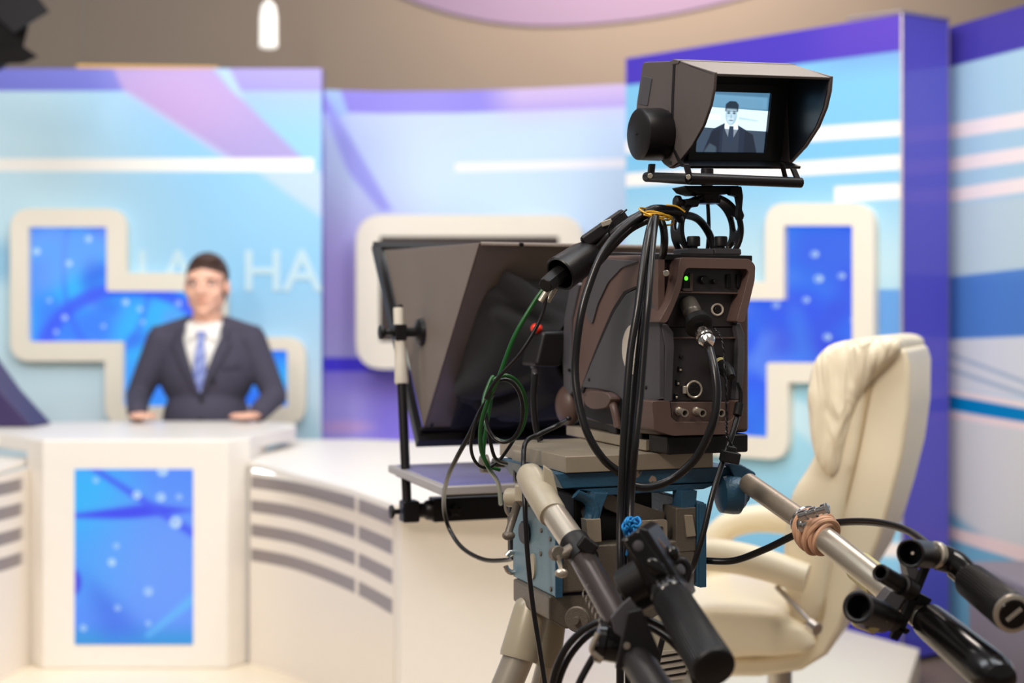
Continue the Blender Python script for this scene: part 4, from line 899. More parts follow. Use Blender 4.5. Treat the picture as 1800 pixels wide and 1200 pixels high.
# tray below the hood
trp = lambda px, py, Y: P(px, py, Y)
tz = P(1260, 318, 1.98).z
ta, tb_, tc_, td_ = P(1134, 319, 2.10), P(1214, 325, 1.97), P(1408, 326, 2.045), P(1342, 322, 2.17)
bm = bmesh.new(); b_prism(bm, [ta, tb_, tc_, td_], (0, 0, .005)); fin('tray', bm, M_bk, vf, bevel=.001)
bm = bmesh.new(); b_tube(bm, [P(1212, 313, 1.965), P(1408, 321, 2.04)], .0075, smooth=False); fin('front_bar', bm, M_bk, vf)
bm = bmesh.new(); b_tube(bm, [P(1137, 311, 2.10), P(1212, 314, 1.97)], .0075, smooth=False); fin('side_bar', bm, M_bk, vf)
for q0, q1, w in (((1146, 288, 2.08), (1143, 316, 2.08), .010), ((1206, 288, 1.965), (1214, 318, 1.965), .008), ((1394, 296, 2.04), (1405, 322, 2.035), .008), ((1374, 286, 2.07), (1382, 318, 2.09), .006)):
    bm = bmesh.new(); A0, A1 = P(*q0), P(*q1); b_box(bm, (A0+A1)/2, w, .006, (A0-A1).length, (vx, vh, (A0-A1).normalized())); fin('tray_arm', bm, M_bk, vf, bevel=.0012)
cyl('tray_bolt', P(1143, 309, 2.07), P(1143, 309, 2.064), .004, M_met, vf, seg=12); cyl('tray_bolt', P(1210, 311, 1.957), P(1210, 311, 1.952), .0035, M_met, vf, seg=12)
cyl('post', P(1243, 326, 2.02), P(1243, 296, 2.02), .009, M_bk, vf)

# ---------------------------------------------------------------- teleprompter
PR = -.2; pw = .40
tp = empty('teleprompter', W(0, .55, 1.02), 'black teleprompter hood with slanted glass frame in front of the studio camera', 'teleprompter')
T1, T2, T3 = qr(676, 440, PR), qr(842, 427, PR), qr(744, 752, PR)
bm = bmesh.new(); th = RX*.004
b_prism(bm, [T1, T2, T3], th); fin('side_panel', bm, M_hood, tp, bevel=.0012)
bm = bmesh.new(); b_prism(bm, [p_+RX*(pw-.004) for p_ in (T1, T2, T3)], th); fin('side_panel', bm, M_hood, tp, bevel=.0012)
nb = (T3-T2).cross(RX).normalized(); nb = nb if nb.dot(RF) < 0 else -nb
B3 = T3+(T3-T2).normalized()*.012
bm = bmesh.new(); b_prism(bm, [T2+RX*.004, B3+RX*.004, B3+RX*(pw-.004), T2+RX*(pw-.004)], -nb*.004); fin('back_panel', bm, M_hood, tp, bevel=.001)
bm = bmesh.new(); b_prism(bm, [T1+RX*.004, T2+RX*.004, T2+RX*(pw-.004), T1+RX*(pw-.004)], -UZ*.004); fin('top_panel', bm, M_hood, tp, bevel=.001)
bm = bmesh.new(); F0, F1 = qr(661, 435, PR-.006), qr(738, 774, PR-.006); dn = (F1-F0).normalized(); fn = dn.cross(RX).normalized()
L_ = (F1-F0).length; wd_ = pw+.012
for cpt, sx, sz in ((F0+dn*L_/2, .014, L_), (F0+dn*L_/2+RX*wd_, .014, L_)): b_box(bm, cpt, sx, .022, sz, (RX, fn, dn))
for cpt in (F0+RX*wd_/2, F1+RX*wd_/2): b_box(bm, cpt, wd_+.014, .022, .016, (RX, fn, dn))
b_box(bm, F1+RX*wd_/2-dn*.018+fn*0-RF*.006, wd_, .030, .008, (RX, fn, dn))
gf = fin('glass_frame', bm, M_bk, tp, bevel=.0015)
M_glass = mat('beam_splitter_glass', (200, 210, 215), .02); M_glass.node_tree.nodes['Principled BSDF'].inputs['Transmission Weight'].default_value = .9
bm = bmesh.new(); b_box(bm, F0+dn*L_/2+RX*wd_/2, wd_-.014, .003, L_-.014, (RX, fn, dn)); fin('glass', bm, M_glass, tp)
for q_ in ((905, 429), (758, 745)):
    p = qr(*q_, PR) if q_[0] < 800 else T2+RX*.075
    cyl('snap', p-UZ*.0, p-RF*.004-UZ*.002, .004, M_rub, tp, seg=12)
# shroud between hood and lens
bm = bmesh.new(); rings = []; random.seed(11); NS = 64
fb = lambda z: loc(T2).y+(loc(T3).y-loc(T2).y)*(T2.z-z)/(T2.z-T3.z)
q0 = loc(qf(858, 492, fb(1.30)-.01)); rL = q0.x; zT = q0.z; zB = zT-.23; rRt = .12
ph = [random.uniform(0, 6.28) for _ in range(6)]
for k in range(22):
    t_ = k/21; ring_ = []
    for i in range(NS):
        a_ = 2*PI*i/NS; ca, sa = math.cos(a_), math.sin(a_); e_ = .35
        sq = lambda x: math.copysign(abs(x)**e_, x)
        r0, z0 = (rL+rRt)/2+(rRt-rL)/2*sq(ca), (zT+zB)/2+(zT-zB)/2*sq(sa)
        R1 = .068; r1_, z1_ = R1*ca, LZ+R1*sa
        s_ = t_**1.6; s_ = s_*s_*(3-2*s_)
        wr_ = .017*math.sin(PI*min(1, t_*1.1))*(math.sin(5*a_+ph[0]+t_*3)+.7*math.sin(9*a_+ph[1]-t_*5)+.4*math.sin(15*a_+ph[2]+t_*7))
        rr_, zz_ = r0*(1-s_)+r1_*s_, z0*(1-s_)+z1_*s_
        rr_ += ca*wr_; zz_ += sa*wr_ - .012*math.sin(PI*t_)*(1 if sa < 0 else .5)
        f_ = (fb(z0)-.003)*(1-t_)+(bd+.085)*t_
        ring_.append(bm.verts.new(W(rr_, f_, zz_)))
    rings.append(ring_)
for A_, B_ in zip(rings, rings[1:]):
    for i in range(NS): bm.faces.new((A_[i], A_[(i+1) % NS], B_[(i+1) % NS], B_[i]))
o = fin('cloth_shroud', bm, M_cloth, tp, ang=180); m = o.modifiers.new('s', 'SOLIDIFY'); m.thickness = .002
# hanging skirt of the cloth below the lens
bm = bmesh.new(); G = []
for i in range(25):
    row = []
    for j in range(14):
        u_ = i/24; v_ = j/13; r_ = rL+.005+(rRt-rL)*u_; z_ = 1.12-(1.12-1.035)*v_
        row.append(bm.verts.new(W(r_, fb(z_)-.02-.012*math.sin(u_*16+v_*2)*(.4+v_), z_)))
    G.append(row)
for i in range(24):
    for j in range(13): bm.faces.new((G[i][j], G[i+1][j], G[i+1][j+1], G[i][j+1]))
o = fin('cloth_skirt', bm, M_cloth, tp, ang=180); m = o.modifiers.new('s', 'SOLIDIFY'); m.thickness = .002
# post, clamps, bar
p0 = qr(700, 536, -.245); p1 = qr(716, 896, -.245)
M_white = M_white; M_tape2 = mat('white_cloth_tape', (214, 206, 190), .6, noise=.05, nscale=40)
bm = bmesh.new(); b_cyl(bm, p0, p1, .0088); fin('post', bm, M_bk, tp)
bm = bmesh.new(); q_ = along(p0, p1, .015); q2 = along(p0, p1, .39); b_lathe(bm, q_, q2, [(0, .0098), (.06, .0102), (.10, .0115), ((q2-q_).length-.004, .0135), ((q2-q_).length, .012)], 20); fin('tape_wrap', bm, M_tape2, tp)
pc = along(p0, p1, .135); bm = bmesh.new(); b_box(bm, pc, .022, .03, .030, (RX, RF, UZ)); cl = fin('post_clamp', bm, M_bk, tp, bevel=.002)
bm = bmesh.new(); b_lathe(bm, pc-RX*.040, pc+RX, [(0, .008), (.001, .0135), (.007, .0145), (.010, .012), (.013, .006), (.022, .0055), (.024, .009), (.03, .009)], 24); fin('thumb_knob', bm, M_bk, cl)
bm = bmesh.new(); b_lathe(bm, pc+RX*.01, pc+RX, [(0, .009), (.020, .009), (.022, .014), (.024, .020), (.027, .025), (.040, .028), (.048, .024)], 28); fin('side_knob', bm, M_bk, cl)
bz0 = qr(716, 898, -.245); bz0l = loc(bz0)
bm = bmesh.new(); b_box(bm, W(bz0l.x+.004, bz0l.y, bz0l.z), .032, .034, .040, (RX, RF, UZ)); cl = fin('base_clamp', bm, M_bk, tp, bevel=.004)
p = W(bz0l.x, bz0l.y, bz0l.z); bm = bmesh.new(); b_lathe(bm, p-RX*.034, p+RX, [(0, .007), (.001, .012), (.006, .013), (.008, .009), (.010, .005), (.02, .005)], 24); fin('thumb_knob', bm, M_bk, cl)
bm = bmesh.new(); b_lathe(bm, p+RX*.018, p+RX, [(0, .014), (.014, .014), (.018, .018), (.028, .020)], 24); fin('bar_socket', bm, M_bk, tp)
rbox('cross_bar', bz0l.x+.046, bz0l.x+.26, bz0l.y-.018, bz0l.y+.018, bz0l.z-.021, bz0l.z+.023, M_bk, tp, .002)
bm = bmesh.new(); sp0 = W(bz0l.x+.085, bz0l.y-.019, bz0l.z)
st = []
for i in range(10): r_ = .014 if i % 2 == 0 else .007; st.append(sp0+RX*r_*math.cos(2*PI*i/10+.3)+UZ*r_*math.sin(2*PI*i/10+.3))
b_prism(bm, st, -RF*.008); fin('star_knob', bm, M_bk, tp, bevel=.0015)
# prompter's own flat monitor
za = P(776, 856, 2.36).z
m0, m1 = qz(682, 817, za), qz(776, 856, za); md = (m1-m0).normalized(); mxv = RX
rgt = .40
tm = empty('flat_monitor', (m0+m1)/2+RX*.2-UZ*.018, 'flat screen lying face up below the black teleprompter hood', 'monitor')
bm = bmesh.new(); b_prism(bm, [m0-UZ*.014, m1-UZ*.014, m1+RX*rgt-UZ*.014, m0+RX*rgt-UZ*.014], UZ*.014); fin('case', bm, mat('monitor_grey', (172, 166, 164), .4), tm, bevel=.002)
bm = bmesh.new(); b_prism(bm, [m0+md*.02-UZ*.020+RX*.01, m1-md*.02-UZ*.020+RX*.012, m1+RX*(rgt-.01)-UZ*.020-md*.02, m0+RX*(rgt-.01)-UZ*.020+md*.02], UZ*.0058); fin('back_shell', bm, M_bk, tm, bevel=.002)
M_scr = mat('reflection_tinted_screen', (158, 158, 226), .15, coat=.5);  # lilac of the reflected wall is put into the base colour
bm = bmesh.new(); e = .014; b_prism(bm, [m0+md*e+RX*e+UZ*.0002, m1-md*e+RX*e+UZ*.0002, m1-md*e+RX*(rgt-e)+UZ*.0002, m0+md*e+RX*(rgt-e)+UZ*.0002], UZ*.001); fin('screen', bm, M_scr, tm)

# ---------------------------------------------------------------- tripod with its fluid head and pan bars
tr = empty('tripod', W(0, .1, 0), 'tripod with worn blue and grey fluid head and two long metal pan bars', 'tripod')
pN = loc(qz(994, 803, 1.044)); 
rbox('quick_plate', pN.x, pN.x+.235, pN.y, pN.y+.28, 1.021, 1.0445, M_plate, tr, .0012)
for k in (.07, .15): 
    bm = bmesh.new(); A0, A1 = W(pN.x+.002, pN.y+.02+k, 1.0446), W(pN.x+.10, pN.y+.02+k*.5, 1.0446); b_box(bm, (A0+A1)/2, (A1-A0).length, .0012, .0006, ((A1-A0).normalized(), (A1-A0).normalized().cross(UZ), UZ)); fin('scratch', bm, M_met, tr)
bl = loc(qz(976, 833, 1.0195)); br_ = loc(qz(1320, 826, 1.0195))
bm = bmesh.new(); b_prism(bm, [W(r, f, z) for r, f, z in [(bl.x, bl.y, 1.0205), (bl.x, bl.y+.24, 1.0205), (bl.x+.02, bl.y+.24, .992), (bl.x+.012, bl.y, .998)]], RX*(br_.x-bl.x)); 
fin('head_plate', bm, M_blue, tr, bevel=.002)
bm = bmesh.new(); b_prism(bm, [W(r, bl.y+.002, z) for r, z in [(bl.x+.03, .997), (br_.x-.02, .997), (br_.x-.05, .988), (bl.x+.08, .985)]], RF*.2); fin('plate_rib', bm, M_blue, tr, bevel=.002)
hz0 = .848; hn = loc(qz(976, 1050, hz0)); hR_ = loc(qz(1236, 1030, hz0)); hL = .175; hw = hR_.x-hn.x
def hb(name, r0, r1, f0, f1, z0, z1, mt, bev=.002): return rbox(name, hn.x+r0, hn.x+r1, hn.y+f0, hn.y+f1, z0, z1, mt, tr, bev)
hb('side_plate', 0, .012, 0, hL, hz0, .972, M_lblue, .002); hb('side_plate', hw-.012, hw, 0, hL, hz0, .972, M_blue, .002)
hb('plate_edge', -.001, .010, -.004, .0, hz0, .955, M_blue, .001); hb('plate_edge', hw-.010, hw+.001, -.004, .0, hz0, .97, M_blue, .001)
hb('lower_housing', .012, hw-.012, .004, hL-.01, hz0+.004, .918, M_hgrey, .004)
hb('right_cheek', hw-.045, hw-.012, .003, .05, .9, .965, M_hgrey, .002)
hb('inner_drum', .05, hw-.06, .05, hL-.02, .918, .985, M_rub, .004)
bm = bmesh.new(); p = W(hn.x+.06, hn.y+.08, .935); b_cyl(bm, p, p+RX*.09, .045); fin('tilt_drum', bm, M_rub, tr)
bm = bmesh.new(); b_prism(bm, [W(hn.x+r, hn.y+.03, z) for r, z in [(.075, .985), (.10, .985), (.185, .955), (.185, .94), (.15, .94), (.09, .965)]], RF*.02); fin('link_arm', bm, M_hgrey, tr, bevel=.001)
for x0 in (0, 1):
    sx = (1040, 1222)[x0]; f_ = hn.y+.004
    pts = [(sx+6, 866), (sx+30, 866), (sx+20, 890), (sx+14, 914), (sx, 914)] if not x0 else [(sx-24, 862), (sx+4, 862), (sx+2, 884), (sx-8, 906), (sx-24, 904)]
    bm = bmesh.new(); b_prism(bm, [qf(*q_, f_) for q_ in pts], RF*.03); fin('bracket', bm, M_blue, tr, bevel=.001)
    pts = [(sx-10, 913), (sx+16, 911), (sx+18, 952), (sx-6, 954)] if not x0 else [(sx-18, 905), (sx-4, 905), (sx+2, 942), (sx-14, 944)]
    bm = bmesh.new(); b_prism(bm, [qf(*q_, f_-.004) for q_ in pts], RF*.02); fin('bracket_end', bm, M_plate, tr, bevel=.001)
bm = bmesh.new(); b_tube(bm, [qf(x, y, hn.y+.01) for x, y in ((1012, 868), (1035, 880), (1042, 900), (1036, 915))], .010, flat=.4); fin('curved_arm', bm, M_blue, tr)
lo_ = rnd([(-.022, -.020), (.022, -.020), (.022, .020), (-.022, .020)], .005, 3); li_ = rnd([(-.016, -.012), (.016, -.012), (.016, .010), (-.016, .010)], .004, 3)
bm = shape2d([lo_, li_], .006, qf(1146, 937, hn.y+.012), RX, UZ, -RF); lw = fin('level_window', bm, M_met, tr, bevel=.001)
bm = bmesh.new(); b_box(bm, qf(1146, 937, hn.y+.0135), .036, .002, .030, (RX, RF, UZ)); fin('window_glass', bm, M_rub, lw)
# bosses, screws and strap on the left side plate
def lside(px, py): return qr(px, py, hn.x)
for x, y, r in ((926, 935, .017), (927, 876, .013)):
    p = lside(x, y); cyl('side_boss', p-RX*.008, p+RX*.001, r, M_bk if r > .015 else M_plate, tr)
for x, y in ((952, 932), (951, 973), (968, 947), (969, 1035)): p = lside(x, y); cyl('screw', p-RX*.002, p+RX*.001, .0035, M_hgrey, tr, seg=12)
bm = bmesh.new(); p = lside(938, 995); b_prism(bm, [p+RF*.010*math.cos(2*PI*i/20)+UZ*.019*math.sin(2*PI*i/20) for i in range(20)], -RX*.003); fin('oval_cap', bm, M_leg, tr)
st_ = [P(898, 870, 2.18), P(904, 872, 2.18), P(909, 900, 2.18), P(906, 940, 2.18), P(905, 975, 2.18), P(897, 975, 2.18), P(896, 900, 2.18)]
bm = bmesh.new(); b_prism(bm, st_, RF*.012); sx_ = fin('strap', bm, M_bk, tr, bevel=.001)
bm = bmesh.new(); p = P(896, 886, 2.17); b_tube(bm, [p+RX*.007*math.cos(2*PI*i/16)+UZ*.016*math.sin(2*PI*i/16) for i in range(16)], .0025, 2, 8, closed=True); fin('link_ring', bm, M_met, tr)
bm = bmesh.new(); p = P(901, 988, 2.16); b_tube(bm, [p+RX*.012*math.cos(a_)+UZ*.013*math.sin(a_)*1.2 for a_ in [math.radians(x) for x in range(200, 520, 20)]], .0045, 2, 10); fin('hook', bm, M_chr, tr)
# locking levers
cyl('lever_boss', P(893, 874, 2.08), P(925, 874, 2.06), .014, M_beige, tr); cyl('lever_boss', P(918, 852, 2.05), P(918, 880, 2.05), .011, M_beige, tr)
bm = bmesh.new(); b_tube(bm, [P(911, 880, 2.06), P(902, 910, 2.06), P(893, 938, 2.05)], lambda t: .0065-.001*t, seg=12); fin('lever', bm, M_hgrey, tr)
bm = bmesh.new(); b_ell(bm, P(894, 941, 2.05), .0095, .008, .007); fin('lever_end', bm, M_hgrey, tr)
# clamp rod on the far left of the plate
cyl('rod', P(866, 813, 2.26), P(902, 813, 2.25), .0078, M_bk, tr); 
bm = bmesh.new(); b_lathe(bm, P(902, 816, 2.24), P(912, 816, 2.24), [(0, .026), (.003, .030), (.010, .030), (.013, .026)], 28); fin('rod_disc', bm, M_bk, tr)
bm = bmesh.new(); p = P(851, 815, 2.27); b_lathe(bm, p, p+RX, [(-.006, .006), (-.005, .014), (.005, .015), (.006, .008)], 24); fin('rod_knob', bm, M_hgrey, tr)
bm = bmesh.new(); b_box(bm, P(935, 808, 2.2), .05, .05, .03, (RX, RF, UZ)); fin('rod_block', bm, M_plate, tr, bevel=.004)
# --- left pan bar
def bar(name, a0, a1, r0, r1, mt, ch=None): return cyl(name, P(*a0), P(*a1), r0, mt, tr, r1, 30, ch)
bm = bmesh.new(); A0, A1 = P(932, 838, 1.975), P(972, 905, 1.895); L2 = (A1-A0).length
b_lathe(bm, A0, A1, [(-.020, .004), (-.016, .012), (-.006, .0185), (.01, .0205), (L2-.006, .0200), (L2, .0185)], 32); fin('bar_socket', bm, M_beige, tr)
bm = bmesh.new(); b_prism(bm, [P(*q_, 1.93) for q_ in rnd([(955, 818), (972, 830), (982, 872), (980, 905), (966, 892), (956, 858)], 3, 2)], (0, .02, 0)); fin('socket_rosette', bm, M_beige, tr, bevel=.002)
bar('bar_tube', (955, 876, 1.935), (1016, 964, 1.82), .0172, .0172, M_met)
bm = bmesh.new(); A0, A1 = P(1008, 952, 1.825), P(1034, 990, 1.785); b_lathe(bm, A0, A1, [(0, .0180), (.002, .0200), (.012, .0200), (.014, .0185), (.026, .0185), (.04, .0178)], 30); ct = fin('bar_clamp', bm, M_rub, tr)
bm = bmesh.new(); A2 = P(1026, 972, 1.80); b_box(bm, A2+V((.004, -.016, .012)), .024, .014, .018, (V((.8, 0, -.6)), V((0, 1, 0)), V((.6, 0, .8)))); fin('clamp_ear', bm, M_rub, ct, bevel=.003)
cyl('clamp_bolt', P(988, 976, 1.80), P(1008, 964, 1.80), .0085, M_hgrey, tr); cyl('clamp_bolt_head', P(975, 972, 1.80), P(982, 972, 1.79), .0095, M_hgrey, tr)
bm = bmesh.new(); b_tube(bm, [P(980, 976, 1.79), P(984, 990, 1.79), P(988, 1006, 1.785)], .0028, seg=8); fin('clamp_lever', bm, M_met, tr)
bm = bmesh.new(); b_ell(bm, P(987, 1007, 1.78), .0085, .005, .006); fin('lever_end', bm, M_met, tr)
M_dt = mat('dark_anodised_tube', (74, 66, 64), .28, .6, .1)
bar('bar_tube', (1020, 972, 1.81), (1092, 1100, 1.655), .0168, .0168, M_dt)
bm = bmesh.new(); A0, A1 = P(1048, 1040, 1.735), P(1076, 1090, 1.68)
for k in range(6): t_ = k/5; p = along(A0, A1, t_); d_ = (A1-A0).normalized(); b_lathe(bm, p, p+d_, [(0, .0173), (.0012, .0173)], 24, cap=False)
fin('worn_rings', bm, M_chr, tr)
bar('bar_tube', (1112, 1148, 1.60), (1185, 1262, 1.46), .0185, .0190, worn('painted_bar', (34, 30, 30), (214, 202, 184), .4, 0, .56, 7, .2))
# --- right pan bar
bm = bmesh.new(); b_prism(bm, [P(*q_, 2.10) for q_ in rnd([(1278, 815), (1300, 815), (1330, 832), (1322, 850), (1318, 880), (1306, 888), (1298, 850), (1290, 838)], 4, 2)], (0, .05, 0)); fin('bar_knuckle', bm, M_blue, tr, bevel=.004)
bm = bmesh.new(); p = P(1280, 866, 2.10); b_lathe(bm, P(1262, 868, 2.11), P(1310, 866, 2.12), [(0, .018), (.004, .028), (.022, .031), (.030, .031), (.032, .028), (.040, .02)], 32); fin('tilt_knob', bm, M_blue, tr)
bar('bar_tube', (1314, 848, 2.09), (1425, 925, 1.94), .0150, .0150, worn('dull_aluminium', (158, 146, 132), (92, 78, 64), .4, .5, .62, 20, .15))
bar('bar_tube', (1418, 922, 1.945), (1640, 1098, 1.69), .0172, .0172, M_met)
hs, he = P(1632, 1090, 1.70), P(1764, 1200, 1.53)
bm = bmesh.new(); L3 = (he-hs).length; b_lathe(bm, hs, he, [(0, .0185), (.002, .0215), (.02, .0225), (L3*.7, .0245), (L3-.018, .0240), (L3-.006, .019), (L3, .008), (L3+.001, 0)], 36); fin('bar_handle', bm, M_bk, tr); M_gb = mat('gloss_black_plastic', (14, 12, 13), .18)
bpy.data.objects['bar_handle'].data.materials[0] = M_gb
# tape band
A0, A1 = P(1510, 995, 1.842), P(1548, 1026, 1.797); bm = bmesh.new(); b_lathe(bm, A0, A1, [(0, .0178), (.001, .0200), ((A1-A0).length, .0206), ((A1-A0).length+.001, .018)], 28); fin('tape_band', bm, M_tape, tr)
# neck and legs
bm = bmesh.new(); b_prism(bm, [W(hn.x+r, hn.y+.01, z) for r, z in [(-.005, hz0), (.2, hz0), (.2, .80), (.02, .80), (-.005, .815)]], RF*.15); fin('neck_block', bm, M_hgrey, tr, bevel=.003)
bm = bmesh.new(); p = P(1004, 1089, 1.99); b_lathe(bm, p+V((.012, .012, 0)), p+V((-.02, -.08, 0)), [(0, .017), (.010, .0185), (.011, .0165), (.013, .0165), (.013, .005), (.022, .005)], 32); fin('levelling_knob', bm, M_hgrey, tr)
def leg(coll, foot_, r, bandmat=M_leg, lab=None):
    A0, A1 = coll; d_ = (A1-A0).normalized(); t_ = (foot_[2]-A1.z)/d_.z
    F_ = V(foot_); l_ = empty('leg', F_, parent=tr)
    bm = bmesh.new(); b_lathe(bm, A0, A1, [(-.01, r*.6), (0, r*.95), (.01, r), ((A1-A0).length-.006, r*1.12), ((A1-A0).length, r*1.08)], 30); fin('collar', bm, bandmat, l_)
    bm = bmesh.new(); b_cyl(bm, A1-d_*.01, F_+V((0, 0, .02)), r*.86); fin('tube', bm, M_met, l_); bm = bmesh.new(); b_ell(bm, F_+V((0, 0, .015)), .022, .022, .014); fin('rubber_foot', bm, M_rub, l_); return l_
leg((P(936, 1062, 2.12), P(912, 1158, 2.10)), (-.30, 2.0, 0), .0265)
leg((P(975, 1085, 2.18), P(962, 1168, 2.18)), (-.13, 2.2, 0), .0185)
lg = leg((P(1135, 1062, 2.10), P(1182, 1190, 2.06)), (.60, 1.85, 0), .029)
leg((W(.0, .17, .80), W(.02, .27, .68)), (.25, 2.75, 0), .026)
# label with lines
bm = bmesh.new(); n_ = 14; A0 = P(1176, 1145, 2.03); A1 = P(1183, 1192, 2.03)
b_box(bm, (A0+A1)/2, .040, .003, .042, (V((1, 0, .08)).normalized(), V((0, 1, 0)), V((-.08, 0, 1)).normalized())); lb = fin('lined_label', bm, M_label, tr)
for k in range(4):
    bm = bmesh.new(); c_ = A0.lerp(A1, .12+.25*k)+V((0, -.002, 0)); b_box(bm, c_, .040, .0012, .0030, (V((1, 0, .16)).normalized(), V((0, 1, 0)), V((-.16, 0, 1)).normalized())); fin('line', bm, M_rub, lb)
bm = bmesh.new(); b_prism(bm, [P(*q_, 2.05) for q_ in [(1198, 1118), (1222, 1122), (1232, 1200), (1226, 1230), (1204, 1200)]], (0, .01, 0)); fin('spreader_bracket', bm, M_plate, tr, bevel=.002)

# ---------------------------------------------------------------- zoom control on the left bar
zc = empty('zoom_control', P(1130, 1120, 1.6), 'black zoom control with fat ribbed grip clamped to the left pan bar', 'camera control')
def ribbed(name, p0, p1, r0, r1, par, ribs=44, cap=True):
    x, y, z = frame(p0, p1); L_ = (p1-p0).length; bm = bmesh.new(); N = ribs*4; rs = []
    for t_, k in ((0, .86), (.02, 1), (.94, 1), (.96, 1.02), (.985, 1.02), (1.0, .93)):
        r = (r0+(r1-r0)*t_)*k; row = []
        for i in range(N):
            a_ = 2*PI*i/N; rib = (.0013 if (i % 4) in (1, 2) else 0) if .01 < t_ < .95 else 0
            row.append(bm.verts.new(p0+z*L_*t_+(x*math.cos(a_)+y*math.sin(a_))*(r+rib)))
        rs.append(row)
    for A_, B_ in zip(rs, rs[1:]):
        for i in range(N): bm.faces.new((A_[i], A_[(i+1) % N], B_[(i+1) % N], B_[i]))
    bm.faces.new(rs[0][::-1]); bm.faces.new(rs[-1]); return fin(name, bm, M_rib, par, ang=50)
g0, g1 = P(1180, 1052, 1.585), P(1256, 1176, 1.47); ribbed('grip', g0, g1, .0205, .0232, zc)
gd = (g1-g0).normalized()
bm = bmesh.new(); b_lathe(bm, g0-gd*.02, g1, [(-.012, .013), (-.004, .0195), (.012, .0215), (.018, .021), (.022, .018)], 30); fin('grip_collar', bm, M_gb, zc)
# control box
x0_ = V((.62, .2, .75)).normalized()
bm = bmesh.new(); q_ = [P(*k, 1.60) for k in [(1090, 950), (1124, 927), (1138, 931), (1200, 1028), (1207, 1056), (1176, 1066), (1150, 1054), (1128, 1012)]]; b_prism(bm, q_, V((.018, .055, .0))); fin('control_box', bm, M_bk, zc, bevel=.0022, seg=3)
bm = bmesh.new(); q_ = [P(*k, 1.592) for k in [(1096, 950), (1124, 931), (1184, 1020), (1152, 1038)]]; b_prism(bm, q_, V((0, .008, 0))); fin('face_plate', bm, M_gb, zc, bevel=.002)
bm = bmesh.new(); p = P(1122, 959, 1.588); b_lathe(bm, p, p+V((0, -1, .1)), [(-.004, .0062), (.001, .0058), (.0015, .0034), (.0018, .0034), (.002, .002)], 24); fin('push_button', bm, M_dg, zc)
bm = bmesh.new(); b_box(bm, P(1112, 942, 1.59), .012, .003, .004, (V((.85, 0, .5)).normalized(), V((0, 1, 0)), V((-.5, 0, .85)).normalized())); fin('slot', bm, M_rub, zc)
bm = bmesh.new(); b_ell(bm, P(1153, 998, 1.593), .015, .006, .009, ax=(V((.7, 0, -.7)), V((0, 1, 0)), V((.7, 0, .7)))); fin('thumb_rocker', bm, M_gb, zc)
bm = bmesh.new(); b_ell(bm, P(1181, 972, 1.63), .0085, .0085, .0095); fin('ball_knob', bm, M_gb, zc)
bm = bmesh.new(); b_tube(bm, [P(1182, 990, 1.63), P(1198, 984, 1.63), P(1210, 996, 1.63), P(1209, 1014, 1.63), P(1203, 1024, 1.63)], .0042, seg=10); fin('wire_loop', bm, M_bk, zc)
bm = bmesh.new(); b_tube(bm, [P(1136, 936, 1.63), P(1152, 948, 1.62), P(1166, 964, 1.62)], .004, seg=8); fin('brown_strip', bm, M_br, zc)
cyl('pivot', P(1096, 1034, 1.64), P(1140, 1008, 1.63), .022, M_rub, zc); 
bm = bmesh.new(); b_prism(bm, [P(*k, 1.63) for k in rnd([(1108, 1014), (1146, 1010), (1150, 1060), (1130, 1072), (1106, 1070), (1090, 1050)], 5, 3)], (0, .02, 0)); fin('pivot_block', bm, M_rub, zc, bevel=.003)
bm = bmesh.new(); b_prism(bm, [P(*k, 1.60) for k in [(1092, 1064), (1108, 1050), (1124, 1072), (1108, 1130), (1080, 1112), (1074, 1086)]], (0, .008, 0)); fin('bracket_plate', bm, M_dg, zc, bevel=.001)
bm = bmesh.new(); b_prism(bm, [P(*k, 1.575) for k in [(1104, 1076), (1128, 1070), (1162, 1150), (1154, 1158), (1128, 1142), (1108, 1172), (1082, 1176), (1090, 1140)]], (0, .012, 0)); fin('clamp_plate', bm, M_rub, zc, bevel=.0015)
cyl('rivet', P(1102, 1135, 1.572), P(1102, 1135, 1.569), .004, M_hgrey, zc, seg=14)
bm = bmesh.new(); b_prism(bm, [P(*k, 1.66) for k in [(1130, 1052), (1150, 1054), (1152, 1066), (1126, 1078), (1122, 1066)]], (0, .02, 0)); fin('steel_clip', bm, M_met, zc, bevel=.001)
bm = bmesh.new(); p = P(1066, 1130, 1.64); b_lathe(bm, P(1046, 1126, 1.64), P(1090, 1134, 1.64), [(0, .016), (.002, .0235), (.010, .0245), (.012, .021), (.028, .021)], 10); fin('hand_wheel', bm, M_gb, zc)
bm = bmesh.new(); b_tube(bm, [P(1052, 1112, 1.62), P(1040, 1140, 1.62), P(1050, 1152, 1.62), P(1058, 1158, 1.62)], .0035, seg=8); fin('wheel_strap', bm, M_met, zc)
cyl('small_knob', P(1038, 1138, 1.63), P(1050, 1138, 1.63), .006, M_gb, zc, seg=16)

